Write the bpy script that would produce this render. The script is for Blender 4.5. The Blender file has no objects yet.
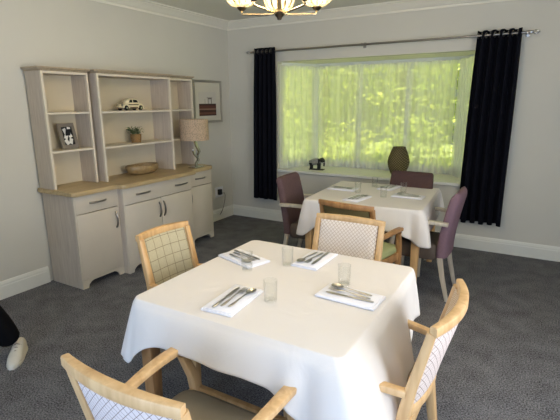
import bpy, bmesh, math, random
from mathutils import Vector, Matrix, Euler
random.seed(7)
C = bpy.context.scene.collection
PI = math.pi
S = bpy.context.scene

# ------------------------------------------------------------------ materials
def new_mat(name):
    m = bpy.data.materials.new(name); m.use_nodes = True
    nt = m.node_tree
    return m, nt, nt.nodes['Principled BSDF']

def srgb(r, g, b):
    f = lambda c: ((c/255)/12.92) if c/255 <= .04045 else (((c/255)+.055)/1.055)**2.4
    return (f(r), f(g), f(b), 1)

def N(nt, typ, **kw):
    n = nt.nodes.new(typ)
    for k, v in kw.items():
        if k in n.inputs: n.inputs[k].default_value = v
        else: setattr(n, k, v)
    return n

def math_node(nt, op, a, b=None):
    n = nt.nodes.new('ShaderNodeMath'); n.operation = op
    for i, v in enumerate((a, b)):
        if v is None: continue
        if isinstance(v, (int, float)): n.inputs[i].default_value = v
        else: nt.links.new(v, n.inputs[i])
    return n.outputs[0]

def plain(name, col, rough=.6, metal=0, var=.04, scale=20, bump=0., bscale=200, spec=.4):
    m, nt, b = new_mat(name)
    tc = N(nt, 'ShaderNodeTexCoord')
    no = N(nt, 'ShaderNodeTexNoise', Scale=scale, Detail=4.0)
    nt.links.new(tc.outputs['Object'], no.inputs['Vector'])
    r = N(nt, 'ShaderNodeValToRGB')
    c = col
    r.color_ramp.elements[0].position = .3; r.color_ramp.elements[1].position = .7
    r.color_ramp.elements[0].color = tuple(max(0, x*(1-var)) for x in c[:3]) + (1,)
    r.color_ramp.elements[1].color = tuple(min(1, x*(1+var)) for x in c[:3]) + (1,)
    nt.links.new(no.outputs['Fac'], r.inputs['Fac'])
    nt.links.new(r.outputs['Color'], b.inputs['Base Color'])
    b.inputs['Roughness'].default_value = rough
    b.inputs['Metallic'].default_value = metal
    b.inputs['Specular IOR Level'].default_value = spec
    if bump:
        n2 = N(nt, 'ShaderNodeTexNoise', Scale=bscale, Detail=3.0)
        nt.links.new(tc.outputs['Object'], n2.inputs['Vector'])
        bp = N(nt, 'ShaderNodeBump', Strength=bump, Distance=.004)
        nt.links.new(n2.outputs['Fac'], bp.inputs['Height'])
        nt.links.new(bp.outputs['Normal'], b.inputs['Normal'])
    return m

def wood(name, c1, c2, rough=.45, stretch=(40, 40, 3), scale=1.0):
    m, nt, b = new_mat(name)
    tc = N(nt, 'ShaderNodeTexCoord')
    mp = N(nt, 'ShaderNodeMapping'); mp.inputs['Scale'].default_value = stretch
    nt.links.new(tc.outputs['Object'], mp.inputs['Vector'])
    no = N(nt, 'ShaderNodeTexNoise', Scale=scale, Detail=5.0, Distortion=.6)
    nt.links.new(mp.outputs['Vector'], no.inputs['Vector'])
    r = N(nt, 'ShaderNodeValToRGB')
    r.color_ramp.elements[0].position = .32; r.color_ramp.elements[1].position = .68
    r.color_ramp.elements[0].color = c1; r.color_ramp.elements[1].color = c2
    nt.links.new(no.outputs['Fac'], r.inputs['Fac'])
    nt.links.new(r.outputs['Color'], b.inputs['Base Color'])
    b.inputs['Roughness'].default_value = rough
    return m

def lattice(name, base, line, pitch, width, diag=True, axes=('X', 'Z'), var=.08, fleck=None):
    """woven cloth with a regular crossing-line pattern in the panel's own plane"""
    m, nt, b = new_mat(name)
    tc = N(nt, 'ShaderNodeTexCoord'); sp = N(nt, 'ShaderNodeSeparateXYZ')
    nt.links.new(tc.outputs['Object'], sp.inputs[0])
    u, v = sp.outputs[axes[0]], sp.outputs[axes[1]]
    if diag:
        p = math_node(nt, 'ADD', u, v); q = math_node(nt, 'SUBTRACT', u, v)
    else:
        p, q = u, v
    def lines(x):
        x = math_node(nt, 'DIVIDE', x, pitch)
        x = math_node(nt, 'FRACT', math_node(nt, 'ADD', x, 50.0))
        x = math_node(nt, 'SUBTRACT', x, .5)
        x = math_node(nt, 'ABSOLUTE', x)
        return math_node(nt, 'LESS_THAN', x, width)
    f = math_node(nt, 'MAXIMUM', lines(p), lines(q))
    no = N(nt, 'ShaderNodeTexNoise', Scale=90.0, Detail=2.0)
    nt.links.new(tc.outputs['Object'], no.inputs['Vector'])
    r = N(nt, 'ShaderNodeValToRGB')
    r.color_ramp.elements[0].color = tuple(x*(1-var) for x in base[:3]) + (1,)
    r.color_ramp.elements[1].color = base
    nt.links.new(no.outputs['Fac'], r.inputs['Fac'])
    mx = N(nt, 'ShaderNodeMix'); mx.data_type = 'RGBA'
    nt.links.new(f, mx.inputs['Factor'])
    nt.links.new(r.outputs['Color'], mx.inputs[6]); mx.inputs[7].default_value = line
    nt.links.new(mx.outputs[2], b.inputs['Base Color'])
    b.inputs['Roughness'].default_value = .85
    b.inputs['Specular IOR Level'].default_value = .2
    return m

M = {}
M['wall'] = plain('wall_paint', srgb(209, 207, 196), .8, var=.012, scale=3, bump=.05, bscale=120, spec=.2)
M['ceil'] = plain('ceiling_paint', srgb(234, 231, 218), .85, var=.012, scale=2, spec=.2)
M['trim'] = plain('white_gloss_trim', srgb(228, 228, 218), .4, var=.01)
M['sill'] = plain('white_sill', srgb(232, 232, 222), .35, var=.01)
M['upvc'] = plain('white_window_plastic', srgb(232, 234, 232), .35, var=.01)
M['beech'] = wood('beech_wood', srgb(198, 160, 112), srgb(221, 187, 139), .42, (30, 30, 4))
M['beech_warm'] = wood('warm_beech_wood', srgb(192, 150, 98), srgb(218, 178, 124), .4, (30, 30, 4))
M['beech_dark'] = wood('aged_beech_wood', srgb(150, 108, 66), srgb(182, 138, 90), .4, (30, 30, 4))
M['ash'] = wood('pale_ash_board', srgb(188, 174, 158), srgb(204, 192, 175), .55, (60, 60, 4))
M['cream'] = plain('cream_door_front', srgb(206, 196, 178), .5, var=.015, scale=8)
M['edge'] = plain('cream_edge_band', srgb(218, 208, 188), .5, var=.015)
M['backboard'] = plain('cream_back_board', srgb(204, 193, 168), .6, var=.02, scale=6)
M['cornice'] = wood('beige_cornice_board', srgb(166, 150, 126), srgb(184, 168, 142), .5, (6, 40, 40))
M['oak'] = wood('oak_worktop', srgb(168, 144, 102), srgb(194, 172, 130), .4, (50, 4, 40))
M['steel'] = plain('brushed_steel', srgb(150, 146, 140), .3, 1, var=.04)
M['cutlery'] = plain('cutlery_steel', srgb(180, 180, 180), .32, 1, var=.05)
M['chrome'] = plain('chrome', srgb(210, 210, 208), .1, 1, var=.02)
M['bronze'] = plain('dark_bronze', srgb(92, 82, 68), .35, 1, var=.05)
M['brass'] = plain('champagne_metal', srgb(205, 190, 160), .25, 1, var=.03)
M['mauve'] = plain('mauve_upholstery', srgb(104, 83, 84), .85, var=.08, scale=60, bump=.2, bscale=500, spec=.15)
M['mauve_dark'] = plain('plum_brown_upholstery', srgb(86, 66, 64), .85, var=.08, scale=60, bump=.2, bscale=500, spec=.15)
M['lilac'] = plain('dusty_lilac_upholstery', srgb(124, 99, 109), .8, var=.06, scale=60, bump=.2, bscale=500, spec=.2)
M['taupe_seat'] = plain('taupe_seat_vinyl', srgb(132, 122, 104), .5, var=.03, scale=20)
M['brown_seat'] = plain('brown_grey_seat', srgb(92, 80, 70), .7, var=.05, scale=50)
M['green_seat'] = plain('pale_green_seat_vinyl', srgb(166, 172, 122), .45, var=.03)
M['olive'] = plain('olive_upholstery', srgb(108, 96, 60), .75, var=.06, scale=60)
M['greywood'] = wood('pale_grey_wood', srgb(176, 166, 148), srgb(200, 190, 172), .5, (30, 30, 4))
M['lattice'] = lattice('cream_lattice_fabric', srgb(228, 219, 209), srgb(188, 170, 154), .025, .085)
M['lattice_big'] = lattice('pale_trellis_fabric', srgb(224, 213, 210), srgb(150, 132, 124), .028, .05)
M['lattice_fine'] = lattice('fine_cream_weave', srgb(226, 206, 180), srgb(184, 154, 124), .014, .14)
M['check'] = lattice('sage_check_fabric', srgb(192, 182, 150), srgb(128, 116, 92), .058, .026, diag=False, var=.2)
M['navy'] = plain('navy_curtain_cloth', srgb(17, 18, 26), .9, var=.1, scale=30, bump=.1, bscale=400, spec=.1)
M['black'] = plain('black_cloth', srgb(16, 16, 18), .9, var=.1, scale=40, spec=.1)
M['jumper'] = plain('charcoal_knit', srgb(60, 62, 70), .95, var=.1, scale=80, bump=.3, bscale=300, spec=.1)
M['skin'] = plain('skin', srgb(205, 160, 135), .55, var=.03)
M['hair'] = plain('brown_hair', srgb(70, 48, 34), .6, var=.15, scale=90)
M['eye'] = plain('eye_white', srgb(235, 235, 230), .3, var=0.01)
M['lip'] = plain('lips', srgb(170, 95, 88), .5, var=.02)
M['shoe'] = plain('white_shoe_leather', srgb(218, 212, 196), .5, var=.04, scale=30)
M['lace'] = plain('grey_lace', srgb(150, 142, 126), .8)
M['napkin'] = plain('white_napkin_paper', srgb(240, 240, 246), .8, var=.015, scale=40, bump=.15, bscale=150, spec=.15)
M['black_plastic'] = plain('black_plastic', srgb(28, 30, 34), .35)
M['white_plastic'] = plain('white_plastic', srgb(226, 228, 230), .35, var=.01)
M['carcream'] = plain('cream_car_paint', srgb(226, 214, 176), .3, var=.02)
M['carbrown'] = plain('brown_car_trim', srgb(92, 66, 44), .4)
M['carglass'] = plain('dark_car_glass', srgb(40, 38, 36), .15)
M['tyre'] = plain('tyre_rubber', srgb(26, 24, 24), .8)
M['basket'] = lattice('pot_weave', srgb(160, 128, 84), srgb(110, 84, 52), .012, .15, True, ('X', 'Z'))
M['plant'] = plain('plant_green', srgb(84, 104, 62), .6, var=.25, scale=60)
M['bowlwood'] = wood('carved_bowl_wood', srgb(136, 112, 74), srgb(168, 142, 100), .4, (8, 30, 30))
M['wicker'] = lattice('dark_wicker', srgb(138, 128, 90), srgb(74, 62, 42), .03, .18, True, ('X', 'Z'), .3)
M['framegrey'] = plain('grey_frame_wood', srgb(128, 120, 108), .6, var=.06)
M['silver'] = plain('silver_frame', srgb(178, 174, 162), .35, .6, var=.03)
M['mount'] = plain('ivory_mount_board', srgb(212, 208, 192), .8, var=.01)
M['blackprint'] = plain('black_print', srgb(24, 24, 24), .5)
M['whiteprint'] = plain('white_print', srgb(236, 234, 226), .5)
M['elephantlight'] = plain('grey_stone', srgb(150, 150, 140), .5, var=.4, scale=130)
M['elephantdark'] = plain('black_stone', srgb(24, 26, 22), .5, var=.4, scale=60)
M['bark'] = plain('bark', srgb(92, 76, 56), .9, var=.3, scale=12)
M['grass'] = plain('lawn_grass', srgb(146, 160, 92), .9, var=.3, scale=9)
M['shade_metal'] = M['brass']

def carpet():
    m, nt, b = new_mat('charcoal_carpet')
    tc = N(nt, 'ShaderNodeTexCoord')
    n1 = N(nt, 'ShaderNodeTexNoise', Scale=120.0, Detail=4.0)
    n2 = N(nt, 'ShaderNodeTexNoise', Scale=7.0, Detail=5.0)
    for n in (n1, n2): nt.links.new(tc.outputs['Object'], n.inputs['Vector'])
    a = math_node(nt, 'MULTIPLY', n1.outputs['Fac'], .8)
    bb = math_node(nt, 'MULTIPLY', n2.outputs['Fac'], .2)
    f = math_node(nt, 'ADD', a, bb)
    r = N(nt, 'ShaderNodeValToRGB')
    r.color_ramp.elements[0].position = .34; r.color_ramp.elements[1].position = .68
    r.color_ramp.elements[0].color = srgb(40, 41, 44); r.color_ramp.elements[1].color = srgb(146, 146, 150)
    nt.links.new(f, r.inputs['Fac']); nt.links.new(r.outputs['Color'], b.inputs['Base Color'])
    b.inputs['Roughness'].default_value = .95; b.inputs['Specular IOR Level'].default_value = .1
    bp = N(nt, 'ShaderNodeBump', Strength=.6, Distance=.006)
    nt.links.new(n1.outputs['Fac'], bp.inputs['Height']); nt.links.new(bp.outputs['Normal'], b.inputs['Normal'])
    return m
M['carpet'] = carpet()

def cloth_mat():
    m, nt, b = new_mat('white_table_linen')
    tc = N(nt, 'ShaderNodeTexCoord')
    n1 = N(nt, 'ShaderNodeTexNoise', Scale=6.0, Detail=4.0, Distortion=1.0)
    nt.links.new(tc.outputs['Object'], n1.inputs['Vector'])
    n2 = N(nt, 'ShaderNodeTexNoise', Scale=500.0, Detail=1.0)
    nt.links.new(tc.outputs['Object'], n2.inputs['Vector'])
    h = math_node(nt, 'ADD', n1.outputs['Fac'], math_node(nt, 'MULTIPLY', n2.outputs['Fac'], .08))
    bp = N(nt, 'ShaderNodeBump', Strength=.35, Distance=.012)
    nt.links.new(h, bp.inputs['Height']); nt.links.new(bp.outputs['Normal'], b.inputs['Normal'])
    b.inputs['Base Color'].default_value = srgb(230, 225, 220)
    b.inputs['Roughness'].default_value = .8; b.inputs['Specular IOR Level'].default_value = .15
    return m
M['linen'] = cloth_mat()

def thin_glass(name, edge=.55, tint=(1, 1, 1, 1)):
    m, nt, b = new_mat(name)
    nt.nodes.remove(b); out = nt.nodes['Material Output']
    t = N(nt, 'ShaderNodeBsdfTransparent'); t.inputs[0].default_value = tint
    g = N(nt, 'ShaderNodeBsdfGlossy', Roughness=.03)
    lw = N(nt, 'ShaderNodeLayerWeight', Blend=.35)
    f = math_node(nt, 'MULTIPLY', lw.outputs['Facing'], edge)
    f = math_node(nt, 'ADD', f, .03)
    mx = N(nt, 'ShaderNodeMixShader'); nt.links.new(f, mx.inputs[0])
    nt.links.new(t.outputs[0], mx.inputs[1]); nt.links.new(g.outputs[0], mx.inputs[2])
    nt.links.new(mx.outputs[0], out.inputs[0])
    return m
M['tumbler'] = thin_glass('clear_tumbler_glass', .32, (.985, .99, .985, 1))
M['pane'] = thin_glass('window_glass', .12)

def net_mat():
    m, nt, b = new_mat('sheer_net_cloth')
    nt.nodes.remove(b); out = nt.nodes['Material Output']
    tc = N(nt, 'ShaderNodeTexCoord')
    mp = N(nt, 'ShaderNodeMapping'); mp.inputs['Scale'].default_value = (15, 15, .25)
    nt.links.new(tc.outputs['Object'], mp.inputs['Vector'])
    no = N(nt, 'ShaderNodeTexNoise', Scale=1.0, Detail=3.0)
    nt.links.new(mp.outputs['Vector'], no.inputs['Vector'])
    f = math_node(nt, 'MULTIPLY', no.outputs['Fac'], .62)
    f = math_node(nt, 'ADD', f, .48)
    t = N(nt, 'ShaderNodeBsdfTransparent')
    tr = N(nt, 'ShaderNodeBsdfTranslucent'); tr.inputs[0].default_value = (.97, .97, .93, 1)
    df = N(nt, 'ShaderNodeBsdfDiffuse'); df.inputs[0].default_value = (.85, .86, .82, 1)
    m1 = N(nt, 'ShaderNodeMixShader'); m1.inputs[0].default_value = .4
    nt.links.new(tr.outputs[0], m1.inputs[1]); nt.links.new(df.outputs[0], m1.inputs[2])
    m2 = N(nt, 'ShaderNodeMixShader'); nt.links.new(f, m2.inputs[0])
    nt.links.new(t.outputs[0], m2.inputs[1]); nt.links.new(m1.outputs[0], m2.inputs[2])
    nt.links.new(m2.outputs[0], out.inputs[0])
    return m
M['net'] = net_mat()

def leaf_mat(name, c1, c2):
    m, nt, b = new_mat(name)
    nt.nodes.remove(b); out = nt.nodes['Material Output']
    tc = N(nt, 'ShaderNodeTexCoord')
    no = N(nt, 'ShaderNodeTexNoise', Scale=2.2, Detail=6.0)
    nt.links.new(tc.outputs['Object'], no.inputs['Vector'])
    r = N(nt, 'ShaderNodeValToRGB')
    r.color_ramp.elements[0].position = .35; r.color_ramp.elements[1].position = .65
    r.color_ramp.elements[0].color = c1; r.color_ramp.elements[1].color = c2
    nt.links.new(no.outputs['Fac'], r.inputs['Fac'])
    d = N(nt, 'ShaderNodeBsdfDiffuse'); t = N(nt, 'ShaderNodeBsdfTranslucent')
    for s in (d, t): nt.links.new(r.outputs['Color'], s.inputs[0])
    mx = N(nt, 'ShaderNodeMixShader'); mx.inputs[0].default_value = .5
    nt.links.new(d.outputs[0], mx.inputs[1]); nt.links.new(t.outputs[0], mx.inputs[2])
    nt.links.new(mx.outputs[0], out.inputs[0])
    return m
M['leaf'] = leaf_mat('sunny_leaf', srgb(160, 178, 62), srgb(226, 230, 124))
M['leaf2'] = leaf_mat('green_leaf', srgb(140, 164, 62), srgb(206, 216, 112))

def shade_mat(name, col, emit=0):
    """pale translucent lamp-shade cloth / ribbed glass"""
    m, nt, b = new_mat(name)
    nt.nodes.remove(b); out = nt.nodes['Material Output']
    tc = N(nt, 'ShaderNodeTexCoord')
    no = N(nt, 'ShaderNodeTexVoronoi', Scale=75.0)
    nt.links.new(tc.outputs['Object'], no.inputs['Vector'])
    r = N(nt, 'ShaderNodeValToRGB')
    r.color_ramp.elements[0].position = .25; r.color_ramp.elements[1].position = .5
    r.color_ramp.elements[0].color = tuple(x*.66 for x in col[:3]) + (1,); r.color_ramp.elements[1].color = col
    nt.links.new(no.outputs['Distance'], r.inputs['Fac'])
    d = N(nt, 'ShaderNodeBsdfDiffuse'); t = N(nt, 'ShaderNodeBsdfTranslucent')
    for s in (d, t): nt.links.new(r.outputs['Color'], s.inputs[0])
    mx = N(nt, 'ShaderNodeMixShader'); mx.inputs[0].default_value = .35
    nt.links.new(d.outputs[0], mx.inputs[1]); nt.links.new(t.outputs[0], mx.inputs[2])
    nt.links.new(mx.outputs[0], out.inputs[0])
    return m
M['lampshade'] = shade_mat('mottled_lampshade', srgb(222, 200, 172))

def ribbed_glass():
    m, nt, b = new_mat('ribbed_shade_glass')
    nt.nodes.remove(b); out = nt.nodes['Material Output']
    t = N(nt, 'ShaderNodeBsdfTransparent'); t.inputs[0].default_value = (1, .97, .88, 1)
    tr = N(nt, 'ShaderNodeBsdfTranslucent'); tr.inputs[0].default_value = (.86, .80, .64, 1)
    g = N(nt, 'ShaderNodeBsdfGlossy', Roughness=.1)
    m1 = N(nt, 'ShaderNodeMixShader'); m1.inputs[0].default_value = .5
    nt.links.new(t.outputs[0], m1.inputs[1]); nt.links.new(tr.outputs[0], m1.inputs[2])
    lw = N(nt, 'ShaderNodeLayerWeight', Blend=.3)
    m2 = N(nt, 'ShaderNodeMixShader'); nt.links.new(math_node(nt, 'MULTIPLY', lw.outputs['Facing'], .35), m2.inputs[0])
    nt.links.new(m1.outputs[0], m2.inputs[1]); nt.links.new(g.outputs[0], m2.inputs[2])
    nt.links.new(m2.outputs[0], out.inputs[0])
    return m
M['ribglass'] = ribbed_glass()
M['clearrib'] = thin_glass('clear_rib_glass', .5, (1, .97, .9, 1))

def emit_mat(name, col, s):
    m, nt, b = new_mat(name)
    b.inputs['Base Color'].default_value = col
    b.inputs['Emission Color'].default_value = col
    b.inputs['Emission Strength'].default_value = s
    return m
M['bulb'] = emit_mat('lit_bulb', (1, .80, .52, 1), 8)

# ------------------------------------------------------------------ mesh builder
class MB:
    def __init__(self): self.v = []; self.f = []; self.mi = []
    def add(self, vs, fs, mi=0):
        o = len(self.v); self.v += [tuple(p) for p in vs]
        for f in fs: self.f.append([i+o for i in f]); self.mi.append(mi)
        return self
    def box(self, c, s, b=0., rz=0., rx=0., mi=0):
        """bevelled box: centre c, size s"""
        bm = bmesh.new(); bmesh.ops.create_cube(bm, size=1)
        for v in bm.verts: v.co = Vector((v.co.x*s[0], v.co.y*s[1], v.co.z*s[2]))
        if b: bmesh.ops.bevel(bm, geom=bm.edges[:], offset=min(b, min(s)*.45), segments=2, affect='EDGES', profile=.5)
        R = Matrix.Rotation(rz, 3, 'Z') @ Matrix.Rotation(rx, 3, 'X')
        bm.verts.ensure_lookup_table()
        self.add([R @ v.co + Vector(c) for v in bm.verts], [[v.index for v in f.verts] for f in bm.faces], mi)
        bm.free(); return self
    def bx(self, x0, x1, y0, y1, z0, z1, b=0., mi=0):
        return self.box(((x0+x1)/2, (y0+y1)/2, (z0+z1)/2), (abs(x1-x0), abs(y1-y0), abs(z1-z0)), b, mi=mi)
    def rings(self, rs, close=True, cap=True, mi=0):
        n = len(rs[0]); vs = [p for r in rs for p in r]; fs = []
        for i in range(len(rs)-1):
            for j in range(n if close else n-1):
                k = (j+1) % n
                fs.append([i*n+j, i*n+k, (i+1)*n+k, (i+1)*n+j])
        if cap and close:
            fs.append(list(range(n))[::-1]); fs.append([(len(rs)-1)*n+j for j in range(n)])
        return self.add(vs, fs, mi)
    def lathe(self, prof, n=24, c=(0, 0, 0), cap=False, flute=0, flutes=12, mi=0):
        rs = []
        for r, z in prof:
            ring = []
            for j in range(n):
                a = 2*PI*j/n
                rr = max(r, 1e-4)*(1+flute*math.cos(flutes*a))
                ring.append((c[0]+rr*math.cos(a), c[1]+rr*math.sin(a), c[2]+z))
            rs.append(ring)
        return self.rings(rs, True, cap, mi)
    def tube(self, path, rad, n=10, cap=True, mi=0, flat=1.0):
        P = [Vector(p) for p in path]
        if isinstance(rad, (int, float)): rad = [rad]*len(P)
        up = Vector((0, 0, 1)); rs = []
        t0 = (P[1]-P[0]).normalized()
        if abs(t0.dot(up)) > .95: up = Vector((0, 1, 0))
        side = t0.cross(up).normalized()
        for i, p in enumerate(P):
            t = (P[min(i+1, len(P)-1)]-P[max(i-1, 0)]).normalized()
            side = (side - t*side.dot(t)).normalized(); u2 = side.cross(t)
            rs.append([p + side*rad[i]*math.cos(2*PI*j/n) + u2*rad[i]*flat*math.sin(2*PI*j/n) for j in range(n)])
        return self.rings(rs, True, cap, mi)
    def bar(self, path, w, h, ref=(0, 0, 1), ch=.2, mi=0):
        """rounded-rectangle section swept along path; w is across ref, h along ref"""
        P = [Vector(p) for p in path]; ref = Vector(ref); rs = []
        W = w if isinstance(w, (list, tuple)) else [w]*len(P)
        H = h if isinstance(h, (list, tuple)) else [h]*len(P)
        for i, p in enumerate(P):
            t = (P[min(i+1, len(P)-1)]-P[max(i-1, 0)]).normalized()
            s = t.cross(ref).normalized(); u = s.cross(t).normalized()
            a, b = W[i]/2, H[i]/2; c = min(a, b)*2*ch; d = c*.3
            pts = [(a, -b+c), (a, b-c), (a-d, b-d), (a-c, b), (-a+c, b), (-a+d, b-d), (-a, b-c), (-a, -b+c), (-a+d, -b+d), (-a+c, -b), (a-c, -b), (a-d, -b+d)]
            rs.append([p + s*x + u*y for x, y in pts])
        return self.rings(rs, True, True, mi)
    def prism(self, poly, axis, a, b, mi=0):
        """polygon (2D) extruded along axis from a to b"""
        def P(q, t):
            return {0: (t, q[0], q[1]), 1: (q[0], t, q[1]), 2: (q[0], q[1], t)}[axis]
        n = len(poly)
        vs = [P(q, a) for q in poly] + [P(q, b) for q in poly]
        fs = [[i, (i+1) % n, n+(i+1) % n, n+i] for i in range(n)] + [list(range(n))[::-1], [n+i for i in range(n)]]
        return self.add(vs, fs, mi)
    def sheet(self, fn, nu, nv, mi=0):
        vs = [fn(i/nu, j/nv) for i in range(nu+1) for j in range(nv+1)]
        fs = [[i*(nv+1)+j, (i+1)*(nv+1)+j, (i+1)*(nv+1)+j+1, i*(nv+1)+j+1] for i in range(nu) for j in range(nv)]
        return self.add(vs, fs, mi)
    def slab(self, fn, th, nu, nv, mi=0, mi2=None):
        """closed slab: fn(u,v)->(point, normal); thickness th along the normal"""
        A = []; B = []
        for i in range(nu+1):
            for j in range(nv+1):
                p, n = fn(i/nu, j/nv); p = Vector(p); n = Vector(n)
                eu = min(i, nu-i)/nu; ev = min(j, nv-j)/nv
                k = 1 if not (i in (0, nu) or j in (0, nv)) else .55
                A.append(p + n*th/2*k); B.append(p - n*th/2*k)
        m = nv+1; o = len(A); fs = []; fb = []
        for i in range(nu):
            for j in range(nv):
                q = [i*m+j, (i+1)*m+j, (i+1)*m+j+1, i*m+j+1]
                fs.append(q); fb.append([o+x for x in q][::-1])
        bd = [i*m for i in range(nu+1)] + [nu*m+j for j in range(1, nv+1)] + [i*m+nv for i in range(nu-1, -1, -1)] + [j for j in range(nv-1, 0, -1)]
        fe = [[bd[k], bd[(k+1) % len(bd)], o+bd[(k+1) % len(bd)], o+bd[k]][::-1] for k in range(len(bd))]
        b0 = len(self.v); self.v += [tuple(p) for p in A+B]
        for f in fs+fe: self.f.append([i+b0 for i in f]); self.mi.append(mi)
        for f in fb: self.f.append([i+b0 for i in f]); self.mi.append(mi if mi2 is None else mi2)
        return self
    def xf(self, mat):
        self.v = [tuple(mat @ Vector(p)) for p in self.v]; return self
    def build(self, name, mats, parent=None, smooth=40, fix=True, loc=None):
        me = bpy.data.meshes.new(name); me.from_pydata(self.v, [], self.f)
        if not isinstance(mats, (list, tuple)): mats = [mats]
        for m in mats: me.materials.append(m)
        for p, k in zip(me.polygons, self.mi): p.material_index = k
        if fix:
            bm = bmesh.new(); bm.from_mesh(me); bmesh.ops.recalc_face_normals(bm, faces=bm.faces[:]); bm.to_mesh(me); bm.free()
        if smooth:
            me.shade_smooth(); me.set_sharp_from_angle(angle=math.radians(smooth))
        o = bpy.data.objects.new(name, me); C.objects.link(o)
        if parent: o.parent = parent
        if loc: o.location = loc
        return o

def tag(o, label, cat, group=None, kind=None):
    o['label'] = label; o['category'] = cat
    if group: o['group'] = group
    if kind: o['kind'] = kind
    return o
def thing(name, label, cat, loc=(0, 0, 0), rz=0, group=None):
    o = bpy.data.objects.new(name, None); C.objects.link(o)
    o.location = loc; o.rotation_euler = (0, 0, rz); o.empty_display_size = .1
    return tag(o, label, cat, group)
def struct(o, label=None, cat=None):
    o['kind'] = 'structure'
    if label: o['label'] = label; o['category'] = cat
    return o
def dup(root, loc, rz, label, group=None):
    r = root.copy(); C.objects.link(r); r.location = loc; r.rotation_euler = (0, 0, rz)
    r['label'] = label
    if group: r['group'] = group
    for ch in list(root.children):
        c = ch.copy(); C.objects.link(c); c.parent = r
        for g in list(ch.children):
            d = g.copy(); C.objects.link(d); d.parent = c
    return r
def smoothstep(x): x = max(0, min(1, x)); return x*x*(3-2*x)

# ------------------------------------------------------------------ room shell
XR, YF, ZC = 5.1, -6.4, 2.61
WX0, WX1, WZ0, WZ1 = .77, 3.15, .70, 2.085        # bay opening
struct(MB().bx(-.1, XR+.1, YF-.1, .1, -.1, 0).build('floor', M['carpet'], smooth=0), 'dark charcoal speckled carpet covering the dining room floor', 'floor')
struct(MB().bx(-.1, XR+.1, YF-.1, .1, ZC, ZC+.12).build('ceiling', M['ceil'], smooth=0), 'plain off-white ceiling above the dining room', 'ceiling')
struct(MB().bx(-.1, 0, YF-.1, .1, 0, ZC).build('wall_left', M['wall'], smooth=0), 'off-white painted wall behind the dresser', 'wall')
w = MB().bx(0, WX0, 0, .1, 0, ZC).bx(WX1, XR, 0, .1, 0, ZC).bx(WX0, WX1, 0, .1, 0, WZ0-.02).bx(WX0, WX1, 0, .1, WZ1, ZC)
struct(w.build('wall_back', M['wall'], smooth=0), 'off-white painted wall around the bay window', 'wall')
w = MB().bx(XR, XR+.1, YF, 0, 0, .75).bx(XR, XR+.1, YF, 0, 2.15, ZC).bx(XR, XR+.1, -2.6, 0, .75, 2.15).bx(XR, XR+.1, YF, -4.9, .75, 2.15)
struct(w.build('wall_right', M['wall'], smooth=0), 'off-white painted wall with a window, right of the camera', 'wall')
w = MB().bx(0, 1.9, YF-.1, YF, 0, ZC).bx(4.5, XR, YF-.1, YF, 0, ZC).bx(1.9, 4.5, YF-.1, YF, 2.15, ZC)
struct(w.build('wall_front', M['wall'], smooth=0), 'off-white painted wall with glazed doors behind the camera', 'wall')

def skirting_profile(h=.15, d=.02):
    return [(0, 0), (d, 0), (d, h*.72), (d*.8, h*.76), (d*.8, h*.84), (d*.35, h), (0, h)]
b = MB()
P = skirting_profile()
struct(MB().prism([(x, z) for x, z in P], 1, YF, -2.86).prism(P, 1, -1.0, 0).build('baseboard_left', M['trim'], smooth=0), 'white skirting board along the left wall', 'skirting')
struct(MB().prism([(-x, z) for x, z in P], 0, 0, XR).build('baseboard_back', M['trim'], smooth=0), 'white skirting board below the bay window', 'skirting')
struct(MB().prism([(XR-x, z) for x, z in P], 1, YF, 0).build('baseboard_right', M['trim'], smooth=0), 'white skirting board along the right wall', 'skirting')
CP = [(0, 2.515), (.012, 2.515), (.012, 2.535), (.03, 2.545), (.06, 2.572), (.085, 2.59), (.085, 2.597), (.115, 2.598), (.115, ZC), (0, ZC)]
struct(MB().prism(CP, 1, YF, 0).build('trim_1', M['ceil'], smooth=0), 'stepped off-white cornice moulding along the left wall', 'cornice')
struct(MB().prism([(-x, z) for x, z in CP], 0, 0, XR).build('trim_2', M['ceil'], smooth=0), 'stepped off-white cornice moulding above the bay window', 'cornice')
struct(MB().prism([(XR-x, z) for x, z in CP], 1, YF, 0).build('trim_3', M['ceil'], smooth=0), 'stepped off-white cornice moulding along the right wall', 'cornice')

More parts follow.
